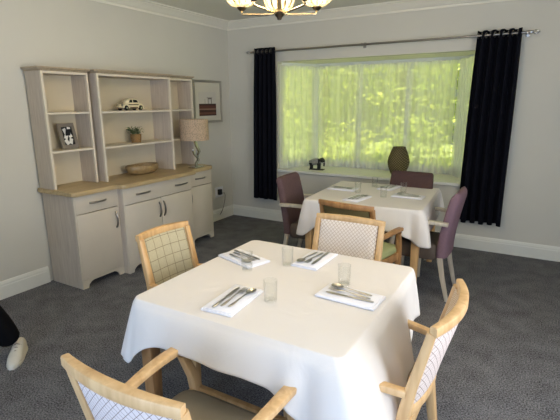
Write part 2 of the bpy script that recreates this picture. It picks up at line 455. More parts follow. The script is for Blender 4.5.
# ---- bay
GL = [(.715, .10), (1.02, .61), (2.93, .61), (3.215, .10)]    # glazing line in plan
sill = MB().prism([(WX0-.015, -.035), (WX1+.015, -.035), (WX1+.015, .0), (WX1, .02), (GL[3][0]+.05, .08), (2.96, .70), (.98, .70), (GL[0][0]-.05, .08), (WX0, .02), (WX0-.015, 0)], 2, .69, .72)
struct(sill.build('trim_4', M['sill'], smooth=0), 'deep white window sill board of the bay', 'window sill')
bay = MB().prism([(WX0-.14, .1), (WX1+.15, .1), (3.04, .75), (.91, .75)], 2, WZ1, WZ1+.25)
struct(bay.build('trim_5', M['ceil'], smooth=0), 'flat off-white soffit over the bay window', 'soffit')
bay = MB().prism([(WX0-.14, .1), (WX1+.15, .1), (3.04, .75), (.91, .75)], 2, -.3, .69)
struct(bay.build('trim_6', M['wall'], smooth=0), 'low outer wall under the bay window', 'wall')
def window(name, a, b, n, label):
    a = Vector((a[0], a[1], 0)); b = Vector((b[0], b[1], 0)); L = (b-a).length
    z0, z1 = .72, WZ1; f = MB()
    f.bx(0, L, -.035, .035, z0, z0+.085, .006); f.bx(0, L, -.035, .035, z1-.075, z1, .006)
    xs = [0 + (L-.05)*i/n for i in range(n+1)]
    for x in xs: f.bx(x, x+.05, -.034, .034, z0+.08, z1-.07, .006)
    m = Matrix.Translation(a) @ Matrix.Rotation(math.atan2(b.y-a.y, b.x-a.x), 4, 'Z')
    f.xf(m); o = struct(f.build(name, M['upvc'], smooth=0), label, 'window')
    for i in range(n):
        g = MB().bx(xs[i]+.045, xs[i+1]+.005, -.006, .006, z0+.08, z1-.07); g.xf(m)
        g.build('glass_pane', M['pane'], o, smooth=0)
    return o
window('window_1', GL[0], GL[1], 1, 'narrow white framed left side light of the bay window')
window('window_2', GL[1], GL[2], 3, 'wide white framed centre of the bay window')
window('window_3', GL[2], GL[3], 1, 'narrow white framed right side light of the bay window')
# windows out of shot: glazed doors behind, a window on the right
f = MB().bx(1.9, 4.5, YF-.08, YF-.02, 2.05, 2.15).bx(1.9, 4.5, YF-.08, YF-.02, 0, .12)
for x in (1.9, 2.733, 3.567, 4.41): f.bx(x, x+.09, YF-.08, YF-.02, .1, 2.1)
d1 = struct(f.build('door_1', M['upvc'], smooth=0), 'white framed glazed garden doors behind the camera', 'door')
for i in range(3): MB().bx(1.98+.835*i, 1.9+.835*(i+1), YF-.055, YF-.045, .11, 2.06).build('glass_pane', M['pane'], d1, smooth=0)
f = MB().bx(XR+.02, XR+.08, -4.9, -2.6, .75, .84).bx(XR+.02, XR+.08, -4.9, -2.6, 2.06, 2.15)
for y in (-4.9, -3.8, -2.69): f.bx(XR+.02, XR+.08, y, y+.09, .8, 2.1)
d1 = struct(f.build('window_4', M['upvc'], smooth=0), 'white framed window in the right wall', 'window')
for i in range(2): MB().bx(XR+.045, XR+.055, -4.82+1.1*i, -3.79+1.1*i, .83, 2.07).build('glass_pane', M['pane'], d1, smooth=0)

# ---- net curtains
def net(a, b, label, nf, seed):
    a = Vector((a[0], a[1], 0)); b = Vector((b[0], b[1], 0)); d = b-a; nrm = Vector((d.y, -d.x, 0)).normalized()
    rnd = random.Random(seed); ph = [rnd.uniform(0, 6.28) for _ in range(4)]
    def fn(u, v):
        z = .725 + v*(2.05-.725)
        off = .010*math.sin(u*nf*2*PI+ph[0]) + .006*math.sin(u*nf*.43*2*PI+ph[1]+v*1.5) + .004*math.sin(u*nf*2.3*PI+ph[2]-v)
        p = a + d*u + nrm*off*(1-.35*v); return (p.x, p.y, z)
    t = thing('net_curtain', label, 'net curtain', (0, 0, 0), 0, 'sheer net curtains in the bay window')
    MB().sheet(fn, int(nf*9), 6).build('drape', M['net'], t, smooth=180, fix=False)
    h = MB()
    h.tube([a+Vector((0, 0, 2.05)), b+Vector((0, 0, 2.05))], .006, 8)
    h.build('header_wire', M['white_plastic'], t)
    return t
net((.778, .03), (1.085, .52), 'sheer white net curtain over the angled left side light of the bay', 6, 1)
net((1.10, .525), (2.855, .525), 'wide sheer white net curtain across the centre of the bay', 22, 2)
net((2.87, .52), (3.145, .03), 'sheer white net curtain over the angled right side light of the bay', 6, 3)

# ---- curtain pole and navy curtains
RZ, RY = 2.205, -.10
t = thing('curtain_pole', 'long thin brushed steel curtain pole with cage finials above the bay window', 'curtain pole', (0, 0, 0))
MB().tube([(.445, RY, RZ), (3.565, RY, RZ)], .011, 12).build('pole', M['steel'], t)
for x, s in ((.445, -1), (3.565, 1)):
    f = MB().lathe([(.001, -.012), (.014, -.012), (.016, 0), (.014, .012), (.001, .012)], 14).xf(Matrix.Translation((x+s*.008, RY, RZ)) @ Matrix.Rotation(PI/2, 4, 'Y'))
    for k in range(4):
        a0 = k*PI/2
        f.tube([(x+s*(.015+.062*i/10), RY+.021*math.sin(PI*i/10)*math.cos(a0+i*.16), RZ+.021*math.sin(PI*i/10)*math.sin(a0+i*.16)) for i in range(11)], .004, 8)
    f.build('finial', M['chrome'], t)
for x in (.47, 1.92, 3.54):
    f = MB().tube([(x, -.002, RZ), (x, RY, RZ)], .006, 8)
    f.box((x, -.004, RZ), (.035, .006, .06), .002)
    f.box((x, RY, RZ), (.014, .03, .03), .004)
    f.build('bracket', M['steel'], t)

def curtain(x0t, x1t, x0b, x1b, nf, label, seed):
    rnd = random.Random(seed)
    zt, zb = 2.245, .325
    ph = rnd.uniform(0, 6)
    def fn(u, v):
        z = zb + (zt-zb)*v
        k = smoothstep(v)
        x = (x0b+(x1b-x0b)*u)*(1-v) + (x0t+(x1t-x0t)*u)*v
        amp = .042
        th = u*nf*2*PI
        y = RY + amp*math.sin(th) + .012*(1-v)*math.sin(th*.5+ph+2*v)
        x += .010*math.sin(2*th+ph)*(1-.5*v) + .012*(1-v)*math.sin(3*v+ph+u*3)
        zz = z + (.008*math.sin(th+1.0) if v > .97 else 0) + (-.012*math.sin(th*1.0+ph) if v < .01 else 0)
        return Vector((x, y, zz))
    t = thing('curtain', label, 'curtain', (0, 0, 0), 0, 'navy curtains either side of the bay window')
    o = MB().sheet(lambda u, v: fn(u, v), nf*16, 26).build('drape', M['navy'], t, smooth=180)
    sm = o.modifiers.new('thickness', 'SOLIDIFY'); sm.thickness = .004
    vr = (RZ-zb)/(zt-zb)
    for k in range(nf*2):
        u = k*.5/nf
        if u <= 0: u = .012
        p = fn(u, vr); q = fn(min(1, u+.01), vr); tn = (q-p).normalized(); nn = Vector((tn.y, -tn.x, 0))
        f = MB()
        ring = []
        for i in range(17):
            a = 2*PI*i/16
            ring.append(Vector((p.x, p.y, RZ)) + tn*.024*math.cos(a) + Vector((0, 0, 1))*.024*math.sin(a))
        f.tube(ring, .0045, 8, cap=False)
        f.build('eyelet', M['steel'], t)
    return t
curtain(.485, .79, .405, .815, 5, 'dark navy eyelet curtain hanging at the left of the bay window', 3)
curtain(3.105, 3.49, 3.045, 3.50, 5, 'dark navy eyelet curtain hanging at the right of the bay window', 8)

# ------------------------------------------------------------------ dresser
def handle(y0, y1, z, x, vertical=False, c=None):
    """curved bow handle on a front at x; (y0..y1) or vertical z range"""
    f = MB(); n = 10; pts = []
    for i in range(n+1):
        s = i/n; o = .026*math.sin(PI*s)**.55 if 0 < s < 1 else 0
        if vertical: pts.append((x+o, y0, z+(y1)*(s-.5)))
        else: pts.append((x+o, y0+(y1-y0)*s, z))
    f.tube(pts, [.0075+.002*abs(i/n-.5)*2 for i in range(n+1)], 8)
    return f
def plinth_poly(y0, y1):
    h = .075; w = .075
    return [(y0, 0), (y0+w*.75, 0), (y0+w*.85, .028), (y0+w*1.25, .052), (y0+w*1.6, .058), (y1-w*1.6, .058), (y1-w*1.25, .052), (y1-w*.85, .028), (y1-w*.75, 0), (y1, 0), (y1, h), (y0, h)]
def base_unit(y0, y1, xf, ndoor, label, handles_d, handle_side):
    t = thing('base_cabinet', label, 'cabinet', (.21, (y0+y1)/2, 0), 0, 'base cabinets of the dresser')
    T = Matrix.Translation((-.21, -(y0+y1)/2, 0)); H = .83
    xb = xf-.019; g = .003
    f = MB().bx(.02, xb, y0, y0+.018, .0, H).bx(.02, xb, y1-.018, y1, .0, H).bx(.02, .026, y0+.018, y1-.018, .07, H).bx(.02, xb, y0+.018, y1-.018, .07, .088).bx(.02, xb, y0+.018, y1-.018, H-.018, H)
    f.xf(T); f.build('carcass', M['ash'], t, smooth=0)
    f = MB().prism(plinth_poly(y0, y1), 0, xb-.002, xf-.003)
    f.bx(xb, xf-.004, y0, y0+.014, .07, H).bx(xb, xf-.004, y1-.014, y1, .07, H)
    f.xf(T); f.build('plinth', M['cream'], t, smooth=0)
    zd = .665
    d = MB().bx(xb+.001, xf, y0+.014, y1-.014, zd+g, H-.006, .004); d.xf(T); d = d.build('drawer', M['cream'], t, smooth=30)
    for (a, b) in handles_d:
        handle(a, b, .75, xf-.002).xf(T).build('handle', M['steel'], d)
    W = (y1-y0-.028)/ndoor
    for k in range(ndoor):
        a = y0+.014+W*k; b = a+W
        q = MB().bx(xb+.001, xf, a+(g if k else 0), b-(g if k < ndoor-1 else 0), .078, zd-g, .004)
        q.xf(T); q = q.build('door', M['cream'], t, smooth=30)
        yh = (b-.03) if handle_side[k] > 0 else (a+.03)
        handle(yh, .15, .545, xf-.002, True).xf(T).build('handle', M['steel'], q)
    return t
base_unit(-2.83, -2.375, .448, 1, 'cream one-door base cabinet with drawer at the left end of the dresser', [(-2.68, -2.51)], [1])
base_unit(-2.372, -1.44, .515, 2, 'wide cream two-door base cabinet with drawer projecting at the middle of the dresser', [(-2.225, -2.045), (-1.70, -1.51)], [1, -1])
base_unit(-1.437, -1.005, .445, 1, 'narrow cream one-door base cabinet at the right end of the dresser beside the socket', [(-1.30, -1.13)], [-1])
wt = MB().prism([(.008, -2.86), (.475, -2.86), (.497, -2.838), (.497, -2.425), (.515, -2.41), (.55, -2.405), (.572, -2.385), (.572, -1.43), (.553, -1.408), (.51, -1.40), (.494, -1.385), (.494, -1.10), (.47, -1.02), (.43, -.985), (.30, -.975), (.008, -.975)], 2, .832, .872)
wo = wt.build('worktop', M['oak'], None, smooth=0)
bv = wo.modifiers.new('edge', 'BEVEL'); bv.width = .008; bv.segments = 2; bv.limit_method = 'ANGLE'
tag(wo, 'stepped pale oak worktop running across all the dresser cabinets', 'worktop')

def hutch(y0, y1, xf, label):
    z0, z1 = .873, 1.845
    t = thing('shelf_unit', label, 'shelf unit', (.12, (y0+y1)/2, z0), 0, 'open shelf units on the dresser')
    T = Matrix.Translation((-.12, -(y0+y1)/2, -z0)); e = .02
    for ya in (y0, y1-e): MB().bx(.03, xf-.02, ya, ya+e, z0, z1).xf(T).build('side_panel', M['ash'], t, smooth=0)
    MB().bx(.03, xf-.02, y0+e, y1-e, z1-.02, z1).xf(T).build('top_panel', M['ash'], t, smooth=0)
    MB().bx(.022, .03, y0, y1, z0, z1).xf(T).build('back_panel', M['backboard'], t, smooth=0)
    MB().bx(xf-.021, xf, y0, y0+e, z0, z1, .002).bx(xf-.021, xf, y1-e, y1, z0, z1, .002).bx(xf-.02, xf-.001, y0+e, y1-e, z1-.018, z1).xf(T).build('face_frame', M['edge'], t, smooth=0)
    for z in (1.195, 1.515):
        MB().bx(.031, xf-.003, y0+e+.001, y1-e-.001, z-.018, z, .002).xf(T).build('shelf', M['edge'], t, smooth=0)
    k = MB()
    prof = [(0, 0), (.006, .004), (.012, .012), (.026, .018), (.030, .024), (.030, .032), (0, .032)]
    rs = []
    for o, dz in prof[:-1]:
        rs.append([(.022, y0-o*.9, z1+dz), (xf+o-.02, y0-o*.9, z1+dz), (xf+o, y0-o*.9+.02, z1+dz), (xf+o, y1+o*.9-.02, z1+dz), (xf+o-.02, y1+o*.9, z1+dz), (.022, y1+o*.9, z1+dz)])
    k.rings(rs).xf(T).build('cornice', M['cornice'], t, smooth=0)
    return t
hutch(-2.842, -2.405, .24, 'pale open shelf unit at the left end of the dresser holding the grey photo frame')
hutch(-2.366, -1.452, .305, 'wide pale open shelf unit mid dresser holding the toy car and plant')
hutch(-1.42, -1.03, .24, 'narrow pale open shelf unit at the right end of the dresser behind the table lamp')

# photo frame on the left unit's middle shelf
t = thing('photo_frame', 'small grey standing photo frame with black and white print on left dresser shelf', 'photo frame', (.135, -2.575, 1.196), math.radians(8))
R = Matrix.Rotation(math.radians(-12), 4, 'Y')
W_, H_, b_ = .18, .225, .033
f = MB().bx(-.008, .008, -W_/2, W_/2, 0, b_, .002).bx(-.008, .008, -W_/2, W_/2, H_-b_, H_, .002).bx(-.008, .008, -W_/2, -W_/2+b_, b_, H_-b_, .002).bx(-.008, .008, W_/2-b_, W_/2, b_, H_-b_, .002).bx(-.008, -.004, -W_/2+.01, W_/2-.01, .01, H_-.01)
f.xf(R).build('frame', M['framegrey'], t, smooth=0)
p = MB().bx(-.003, .002, -W_/2+b_, W_/2-b_, b_, H_-b_)
for (y, z, ry) in ((-.025, .06, .5), (.02, .065, -.4), (-.02, .11, -.5), (.022, .12, .4), (-.02, .155, .3), (.024, .165, -.2)):
    m = MB().box((0, 0, 0), (.003, .036, .050), .001, mi=1).xf(Matrix.Translation((.0015, y, z)) @ Matrix.Rotation(ry, 4, 'X'))
    p.add(m.v, m.f, 1)
p.xf(R).build('print', [M['blackprint'], M['whiteprint']], t, smooth=0)
MB().box((-.05, 0, .08), (.005, .05, .165), .001).xf(Matrix.Rotation(math.radians(14), 4, 'Y') @ Matrix.Translation((0, 0, 0))).build('easel_back', M['black_plastic'], t, smooth=0)

# toy car on the middle unit's top shelf (nose towards the camera side)
def toy_car():
    t = thing('toy_car', 'cream rounded model car with dark trim on the middle dresser shelf', 'model car', (.18, -1.905, 1.5165), math.radians(-2)); t.scale = (.93,)*3
    L = .16; prof = []
    rs = []
    ny = 28
    for i in range(ny+1):
        s = -1+2*i/ny; y = s*L
        hood = .062*math.sqrt(max(0, 1-abs(s)**3.2))
        w = .056*math.sqrt(max(.02, 1-abs(s)**3.5))
        bot = .020 + .012*abs(s)**4
        top = max(bot+.004, .020+hood)
        ring = []
        for j in range(16):
            a = 2*PI*j/16; ca, sa = math.cos(a), math.sin(a)
            ring.append((w*abs(ca)**.7*(1 if ca >= 0 else -1), y, (top+bot)/2+(top-bot)/2*abs(sa)**.7*(1 if sa >= 0 else -1)))
        rs.append(ring)
    MB().rings(rs).build('body', M['carcream'], t, smooth=60)
    rs = []; rg = []
    for i in range(21):
        s = -1+2*i/20; y = .012+s*.098
        top = .072+.054*math.sqrt(max(.0, 1-abs(s)**2.4))
        w = .044*math.sqrt(max(.05, 1-abs(s)**4))
        rs.append([(w*x, y, .062+(top-.062)*z) for x, z in ((1, 0), (.97, .4), (.86, .75), (.6, .95), (0, 1), (-.6, .95), (-.86, .75), (-.97, .4), (-1, 0))])
    MB().rings(rs).build('cabin', M['carcream'], t, smooth=60)
    for sx in (1, -1):
        for (a, b) in ((-.06, -.002), (.008, .07)):
            g = MB().prism([(a+.012, .082), (b, .082), (b-.004, .110), (a+.030, .110)] if a < 0 else [(a, .082), (b+.005, .082), (b-.018, .108), (a, .110)], 0, sx*.036, sx*.0445)
            g.build('side_window', M['carglass'], t, smooth=0)
    for sx in (1, -1):
        MB().box((sx*.052, .0, .030), (.012, .17, .010), .003).build('running_board', M['carbrown'], t, smooth=30)
        MB().box((sx*.0535, 0, .060), (.006, .24, .009), .001).build('side_stripe', M['carbrown'], t, smooth=30)
    for sy in (-.095, .095):
        for sx in (1, -1):
            c = (sx*.050, sy, .0265)
            wm = MB().lathe([(.001, -.009), (.017, -.009), (.0255, -.007), (.0265, 0), (.0255, .007), (.017, .009), (.001, .009)], 20).xf(Matrix.Translation(c) @ Matrix.Rotation(PI/2, 4, 'Y'))
            w = wm.build('wheel', M['tyre'], t)
            MB().lathe([(.001, .0), (.012, .0), (.011, .004), (.001, .005)], 16).xf(Matrix.Translation((c[0]+sx*.008, sy, .0265)) @ Matrix.Rotation(sx*PI/2, 4, 'Y')).build('hubcap', M['chrome'], w)
            fm = MB()
            pts = [(sx*.050, sy+.036*math.cos(a), .026+.036*math.sin(a)) for a in [PI*i/10 for i in range(11)]]
            fm.tube(pts, .011, 8); fm.build('mudguard', M['carcream'], t)
    for sy in (-.162, .160):
        MB().tube([(-.045, sy*.97, .03), (-.02, sy, .03), (.02, sy, .03), (.045, sy*.97, .03)], .005, 8).build('bumper', M['chrome'], t)
    for sx in (1, -1):
        MB().lathe([(.001, -.01), (.011, -.008), (.012, 0), (.001, .005)], 14).xf(Matrix.Translation((sx*.040, -.140, .055)) @ Matrix.Rotation(PI/2, 4, 'X')).build('headlamp', M['chrome'], t)
toy_car()

# potted plant
t = thing('potted_plant', 'small bushy green plant in woven tan pot on the middle dresser shelf', 'plant', (.18, -1.865, 1.196))
MB().lathe([(.001, 0), (.046, 0), (.053, .045), (.055, .085), (.050, .085), (.047, .07), (.001, .07)], 24).build('pot', M['basket'], t)
MB().lathe([(.001, .074), (.046, .072)], 16).build('soil', M['bark'], t)
def leaf_blade(f, p, d, L, W, droop=.3):
    p = Vector(p); d = Vector(d).normalized(); s = d.cross(Vector((0, 0, 1))); s = s.normalized() if s.length > .01 else Vector((1, 0, 0))
    q = []
    for i in range(4):
        u = i/3; c = p + d*L*u + Vector((0, 0, -droop*L*u*u)); w = W*[.3, 1, .7, .05][i]/2
        q += [c-s*w, c+s*w]
    f.add(q, [[0, 1, 3, 2], [2, 3, 5, 4], [4, 5, 7, 6]])
st = MB(); lf = MB()
for k in range(34):
    a = random.uniform(0, 2*PI); r = random.uniform(.01, .075); h = random.uniform(.04, .085)
    b0 = (.025*math.cos(a), .025*math.sin(a), .075); tip = Vector((r*math.cos(a), r*math.sin(a), .075+h))
    st.tube([b0, (b0[0]*.5+tip.x*.5, b0[1]*.5+tip.y*.5, .075+h*.65), tip], .0018, 5)
    for j in range(5):
        aa = a+random.uniform(-1.4, 1.4); leaf_blade(lf, tip-Vector((0, 0, .008*j)), (math.cos(aa), math.sin(aa), random.uniform(-.1, .7)), random.uniform(.02, .034), .016)
st.build('stems', M['plant'], t); lf.build('leaves', M['plant'], t, smooth=0, fix=False)

# carved wooden bowl on the worktop
prof = []
def bowl_pt(r, z, a): return (r*.62*math.cos(a), r*math.sin(a), z)
rs = []
for r, z in ((.001, 0), (.10, 0), (.15, .008), (.182, .03), (.197, .055), (.196, .078), (.190, .088), (.182, .086), (.184, .06), (.165, .035), (.11, .02), (.001, .016)):
    rs.append([(bowl_pt(r, z+(.006*abs(math.sin(2*PI*j/36)) if z > .07 else 0), 2*PI*j/36)) for j in range(36)])
o = MB().rings(rs, True, False).build('wooden_bowl', M['bowlwood'], None, loc=(.195, -1.825, .873))
tag(o, 'long oval carved wooden bowl on the oak worktop below the plant', 'bowl')

# table lamp
t = thing('table_lamp', 'table lamp with mottled cream drum shade and chrome zigzag stem on the dresser', 'lamp', (.42, -1.245, .873))
MB().box((0, 0, .009), (.10, .16, .018), .004).build('base', M['chrome'], t)
zz = [(0, .0, .018), (0, .005, .05), (0, .045, .11), (0, .005, .165), (0, -.042, .215), (0, .0, .275), (0, 0, .33)]
zz = [(0, .0, .018), (0, .0, .04), (0, .035, .085), (0, .022, .12), (0, .055, .175), (0, .01, .26), (0, 0, .31)]
s = MB().bar([(x, y*1.25, z) for x, y, z in zz], .030, .018, (1, 0, 0))
s.bar([(0, .022, .12), (0, -.02, .155), (0, -.035, .19)], .024, .016, (1, 0, 0))
s.lathe([(.001, -.014), (.011, -.009), (.014, 0), (.011, .009), (.001, .014)], 12, (0, -.036, .2))
s.build('stem', M['chrome'], t)
sh = MB().lathe([(.158, .31), (.160, .31), (.156, .535), (.154, .535), (.158, .31)], 40)
sh.build('lamp_shade', M['lampshade'], t)
sp = MB().tube([(-.155, 0, .50), (.155, 0, .50)], .0025, 6).tube([(0, -.155, .50), (0, .155, .50)], .0025, 6).tube([(0, 0, .31), (0, 0, .50)], .006, 8)
sp.build('shade_carrier', M['chrome'], t)
MB().lathe([(.001, .44), (.02, .435), (.03, .41), (.026, .38), (.013, .35), (.012, .33)], 16).build('bulb', M['white_plastic'], t)

# framed picture on the left wall
t = thing('framed_picture', 'square silver framed picture of a brown pier on the wall beside the dresser', 'picture', (.0, -.485, 1.60))
b_ = .03; hw, hh = .285, .265
MB().bx(.001, .024, -hw, hw, -hh, -hh+b_, .003).bx(.001, .024, -hw, hw, hh-b_, hh, .003).bx(.001, .024, -hw, -hw+b_, -hh+b_, hh-b_, .003).bx(.001, .024, hw-b_, hw, -hh+b_, hh-b_, .003).build('frame', M['silver'], t, smooth=0)
MB().bx(.001, .012, -hw+b_, hw-b_, -hh+b_, hh-b_).build('mount', M['mount'], t, smooth=0)
def pier_mat():
    m, nt, b = new_mat('pier_print')
    tc = N(nt, 'ShaderNodeTexCoord'); sp = N(nt, 'ShaderNodeSeparateXYZ'); nt.links.new(tc.outputs['Object'], sp.inputs[0])
    r = N(nt, 'ShaderNodeValToRGB'); r.color_ramp.interpolation = 'CONSTANT'
    z = math_node(nt, 'ADD', math_node(nt, 'MULTIPLY', sp.outputs['Z'], 3.0), .6)
    el = r.color_ramp.elements
    cols = [(0, (74, 46, 34)), (.12, (112, 74, 56)), (.2, (70, 42, 34)), (.29, (146, 118, 98)), (.34, (96, 56, 44)), (.46, (64, 42, 36)), (.52, (206, 202, 190))]
    el[0].position, el[0].color = 0, srgb(*cols[0][1]); el[1].position, el[1].color = cols[1][0], srgb(*cols[1][1])
    for p, c in cols[2:]:
        e = el.new(p); e.color = srgb(*c)
    nt.links.new(z, r.inputs['Fac']); nt.links.new(r.outputs['Color'], b.inputs['Base Color']); b.inputs['Roughness'].default_value = .6
    return m
p = MB().bx(.010, .0135, -.175, .165, -.175, .12)
p.build('print', pier_mat(), t, smooth=0)
q = MB().bx(.0135, .0145, .005, .075, .03, .045).bx(.0135, .0145, -.02, .09, .045, .052).bx(.0135, .0145, .0, .012, -.03, .045).bx(.0135, .0145, .065, .078, -.03, .045).bx(.0135, .0145, -.06, -.055, -.03, .03)
q.build('printed_hut', M['framegrey'], t, smooth=0)

# socket with plugged-in adapter
t = thing('wall_socket', 'white double wall socket low on the left wall beside the dresser', 'socket', (0, -.32, .39))
MB().box((.006, 0, 0), (.010, .17, .14), .003).build('plate', M['white_plastic'], t)
MB().box((.0125, .045, .028), (.004, .014, .012), .001).build('switch', M['white_plastic'], t)
t = thing('plug_adapter', 'black plug adapter with grey cable in the wall socket beside the dresser', 'adapter', (.012, -.335, .39))
MB().box((.022, 0, .005), (.042, .06, .075), .006).build('housing', M['black_plastic'], t)
MB().tube([(.02, .03, -.02), (.03, .09, -.02), (.02, .115, -.06), (.018, .11, -.12), (.022, .075, -.20), (.03, .03, -.26), (.03, -.03, -.31)], .004, 8).build('cable', M['framegrey'], t)

# ------------------------------------------------------------------ sill ornaments
def elephant():
    t = thing('elephant_figurine', 'small grey and black elephant figurine on the left of the window sill', 'figurine', (1.255, .17, .72), math.radians(4))
    MB().box((0, 0, .006), (.20, .075, .012), .004).build('plinth', M['elephantdark'], t)
    b = MB()
    rs = []
    for i in range(15):
        s = -1+2*i/14; x = -.02+s*.075
        rz = .043*math.sqrt(max(.03, 1-abs(s)**2.6)); ry = .034*math.sqrt(max(.03, 1-abs(s)**2.6))
        cz = .105+.004*math.sin(s*2)
        rs.append([(x, ry*math.cos(2*PI*j/14), cz+rz*math.sin(2*PI*j/14)) for j in range(14)])
    b.rings(rs); b.build('blanketed_body', M['elephantlight'], t, smooth=80)
    h = MB(); rs = []
    for (x, z, r) in ((.045, .125, .012), (.055, .13, .028), (.072, .132, .034), (.088, .125, .03), (.100, .112, .02), (.106, .09, .013), (.104, .07, .010), (.100, .052, .008), (.104, .042, .006)):
        rs.append([(x, r*.85*math.cos(2*PI*j/12), z+r*math.sin(2*PI*j/12)*.95) for j in range(12)])
    # trunk rings run downwards, tilt sections
    h.tube([(.045, 0, .125), (.058, 0, .130), (.075, 0, .131), (.092, 0, .12), (.102, 0, .10), (.105, 0, .08), (.102, 0, .062), (.106, 0, .05)], [.015, .03, .034, .027, .016, .012, .010, .007], 12)
    h.build('head', M['elephantdark'], t, smooth=80)
    for sy in (1, -1):
        e = MB().slab(lambda u, v: ((.048+.030*(u-.5)*(1-.3*v)-.006, sy*(.030+.008*v), .148-.055*v), (0, sy, .2)), .004, 4, 4)
        e.build('ear', M['elephantdark'], t, smooth=60)
        MB().tube([(.09, sy*.014, .105), (.105, sy*.02, .098), (.118, sy*.018, .102)], [.004, .0035, .001], 7).build('tusk', M['whiteprint'], t)
        for x in (-.075, .03):
            MB().tube([(x, sy*.02, .09), (x+.002, sy*.021, .05), (x, sy*.021, .012)], [.020, .016, .017], 10).build('leg', M['elephantdark'], t)
    MB().tube([(-.094, 0, .12), (-.106, 0, .10), (-.105, 0, .065)], [.005, .004, .005], 7).build('tail', M['elephantdark'], t)
elephant()
t = thing('wicker_lantern', 'dark olive woven barrel-shaped lantern vase on the right of the window sill', 'vase', (2.31, .24, .72))
MB().lathe([(.001, 0), (.075, 0), (.092, .03), (.118, .10), (.128, .155), (.120, .21), (.098, .275), (.073, .33), (.066, .335), (.060, .33), (.09, .27), (.11, .2), (.116, .15), (.10, .08), (.07, .02), (.001, .015)], 36, flute=.012, flutes=18).build('woven_body', M['wicker'], t)
MB().tube([(.07*math.cos(2*PI*i/24), .07*math.sin(2*PI*i/24), .332) for i in range(25)], .007, 8, cap=False).build('rim', M['wicker'], t)

# ------------------------------------------------------------------ chandelier
SHADES = []
def shade_polys(t):
    return SHADES[-1].data.polygons
def chandelier(cx, cy, zb, label):
    t = thing('chandelier', label, 'chandelier', (cx, cy, zb))
    top = ZC-zb
    MB().lathe([(.001, -.012), (.010, -.010), (.013, 0), (.024, .012), (.030, .024), (.026, .034), (.012, .042), (.010, .10), (.016, .115), (.010, .13), (.008, top-.05)], 20).build('hub', M['bronze'], t)
    MB().lathe([(.008, top-.06), (.05, top-.035), (.06, top-.02), (.06, top-.001), (.001, top-.001)], 24).build('ceiling_rose', M['brass'], t)
    R_ = .205
    th = .527
    for k in range(5):
        a = math.radians(90+72*k) + th
        ca, sa = math.cos(a), math.sin(a)
        P = [(.012, .020), (.06, .018), (.12, .022), (.18, .026), (.199, .028), (R_, .034), (R_, .052)]
        m = MB().tube([(r*ca, r*sa, z) for r, z in P], .0055, 8)
        arm = m.build('arm', M['brass'], t)
        MB().lathe([(.001, .075), (.010, .078), (.020, .086), (.026, .094), (.022, .096), (.001, .096)], 16, (R_*ca, R_*sa, -.034)).build('cup', M['bronze'], arm)
        MB().lathe([(.011, .096), (.011, .165), (.001, .165)], 12, (R_*ca, R_*sa, -.034)).build('candle_tube', M['white_plastic'], arm)
        MB().lathe([(.006, .166), (.017, .185), (.019, .20), (.012, .225), (.001, .25)], 14, (R_*ca, R_*sa, -.034)).build('bulb', M['bulb'], arm)
        SHADES.append(MB().lathe([(.020, .098), (.050, .104), (.072, .122), (.083, .150), (.088, .19), (.086, .235), (.09, .27), (.088, .27), (.083, .235), (.085, .19), (.080, .152), (.069, .125), (.048, .107), (.020, .1)], 48, (R_*ca, R_*sa, -.034), flute=.04, flutes=22).build('glass_shade', [M['ribglass'], M['clearrib']], t))
        for q, pl in enumerate(shade_polys(t)): pl.material_index = 1 if (q % 48) % 4 == 3 else 0
        li = bpy.data.lights.new('candle_light', 'POINT'); li.energy = 5.5; li.color = (1, .80, .52); li.shadow_soft_size = .03
        lo = bpy.data.objects.new('candle_light', li); C.objects.link(lo); lo.parent = arm; lo.location = (R_*ca, R_*sa, .27)
chandelier(2.533, -2.985, 2.0, 'brass five-arm chandelier with lit ribbed glass shades hanging at the top of the photo')

# ------------------------------------------------------------------ dining tables
def table(cx, cy, hx, hy, label, legmat, rz=0):
    t = thing('dining_table', label, 'table', (cx, cy, 0), rz, 'square dining tables')
    MB().bx(-hx+.02, hx-.02, -hy+.02, hy-.02, .715, .742, .006).build('tabletop', legmat, t)
    a = MB(); i_ = .055
    for s in (1, -1):
        a.bx(-hx+i_, hx-i_, s*(hy-i_)-.011, s*(hy-i_)+.011, .635, .715); a.bx(s*(hx-i_)-.011, s*(hx-i_)+.011, -hy+i_, hy-i_, .635, .715)
    a.build('apron', legmat, t, smooth=0)
    for sx in (1, -1):
        for sy in (1, -1):
            x, y = sx*(hx-.04), sy*(hy-.04)
            MB().bar([(x, y, 0), (x, y, .4), (x, y, .715)], [.048, .062, .064], [.048, .062, .064], (0, 1, 0), .12).build('leg', legmat, t)
    return t

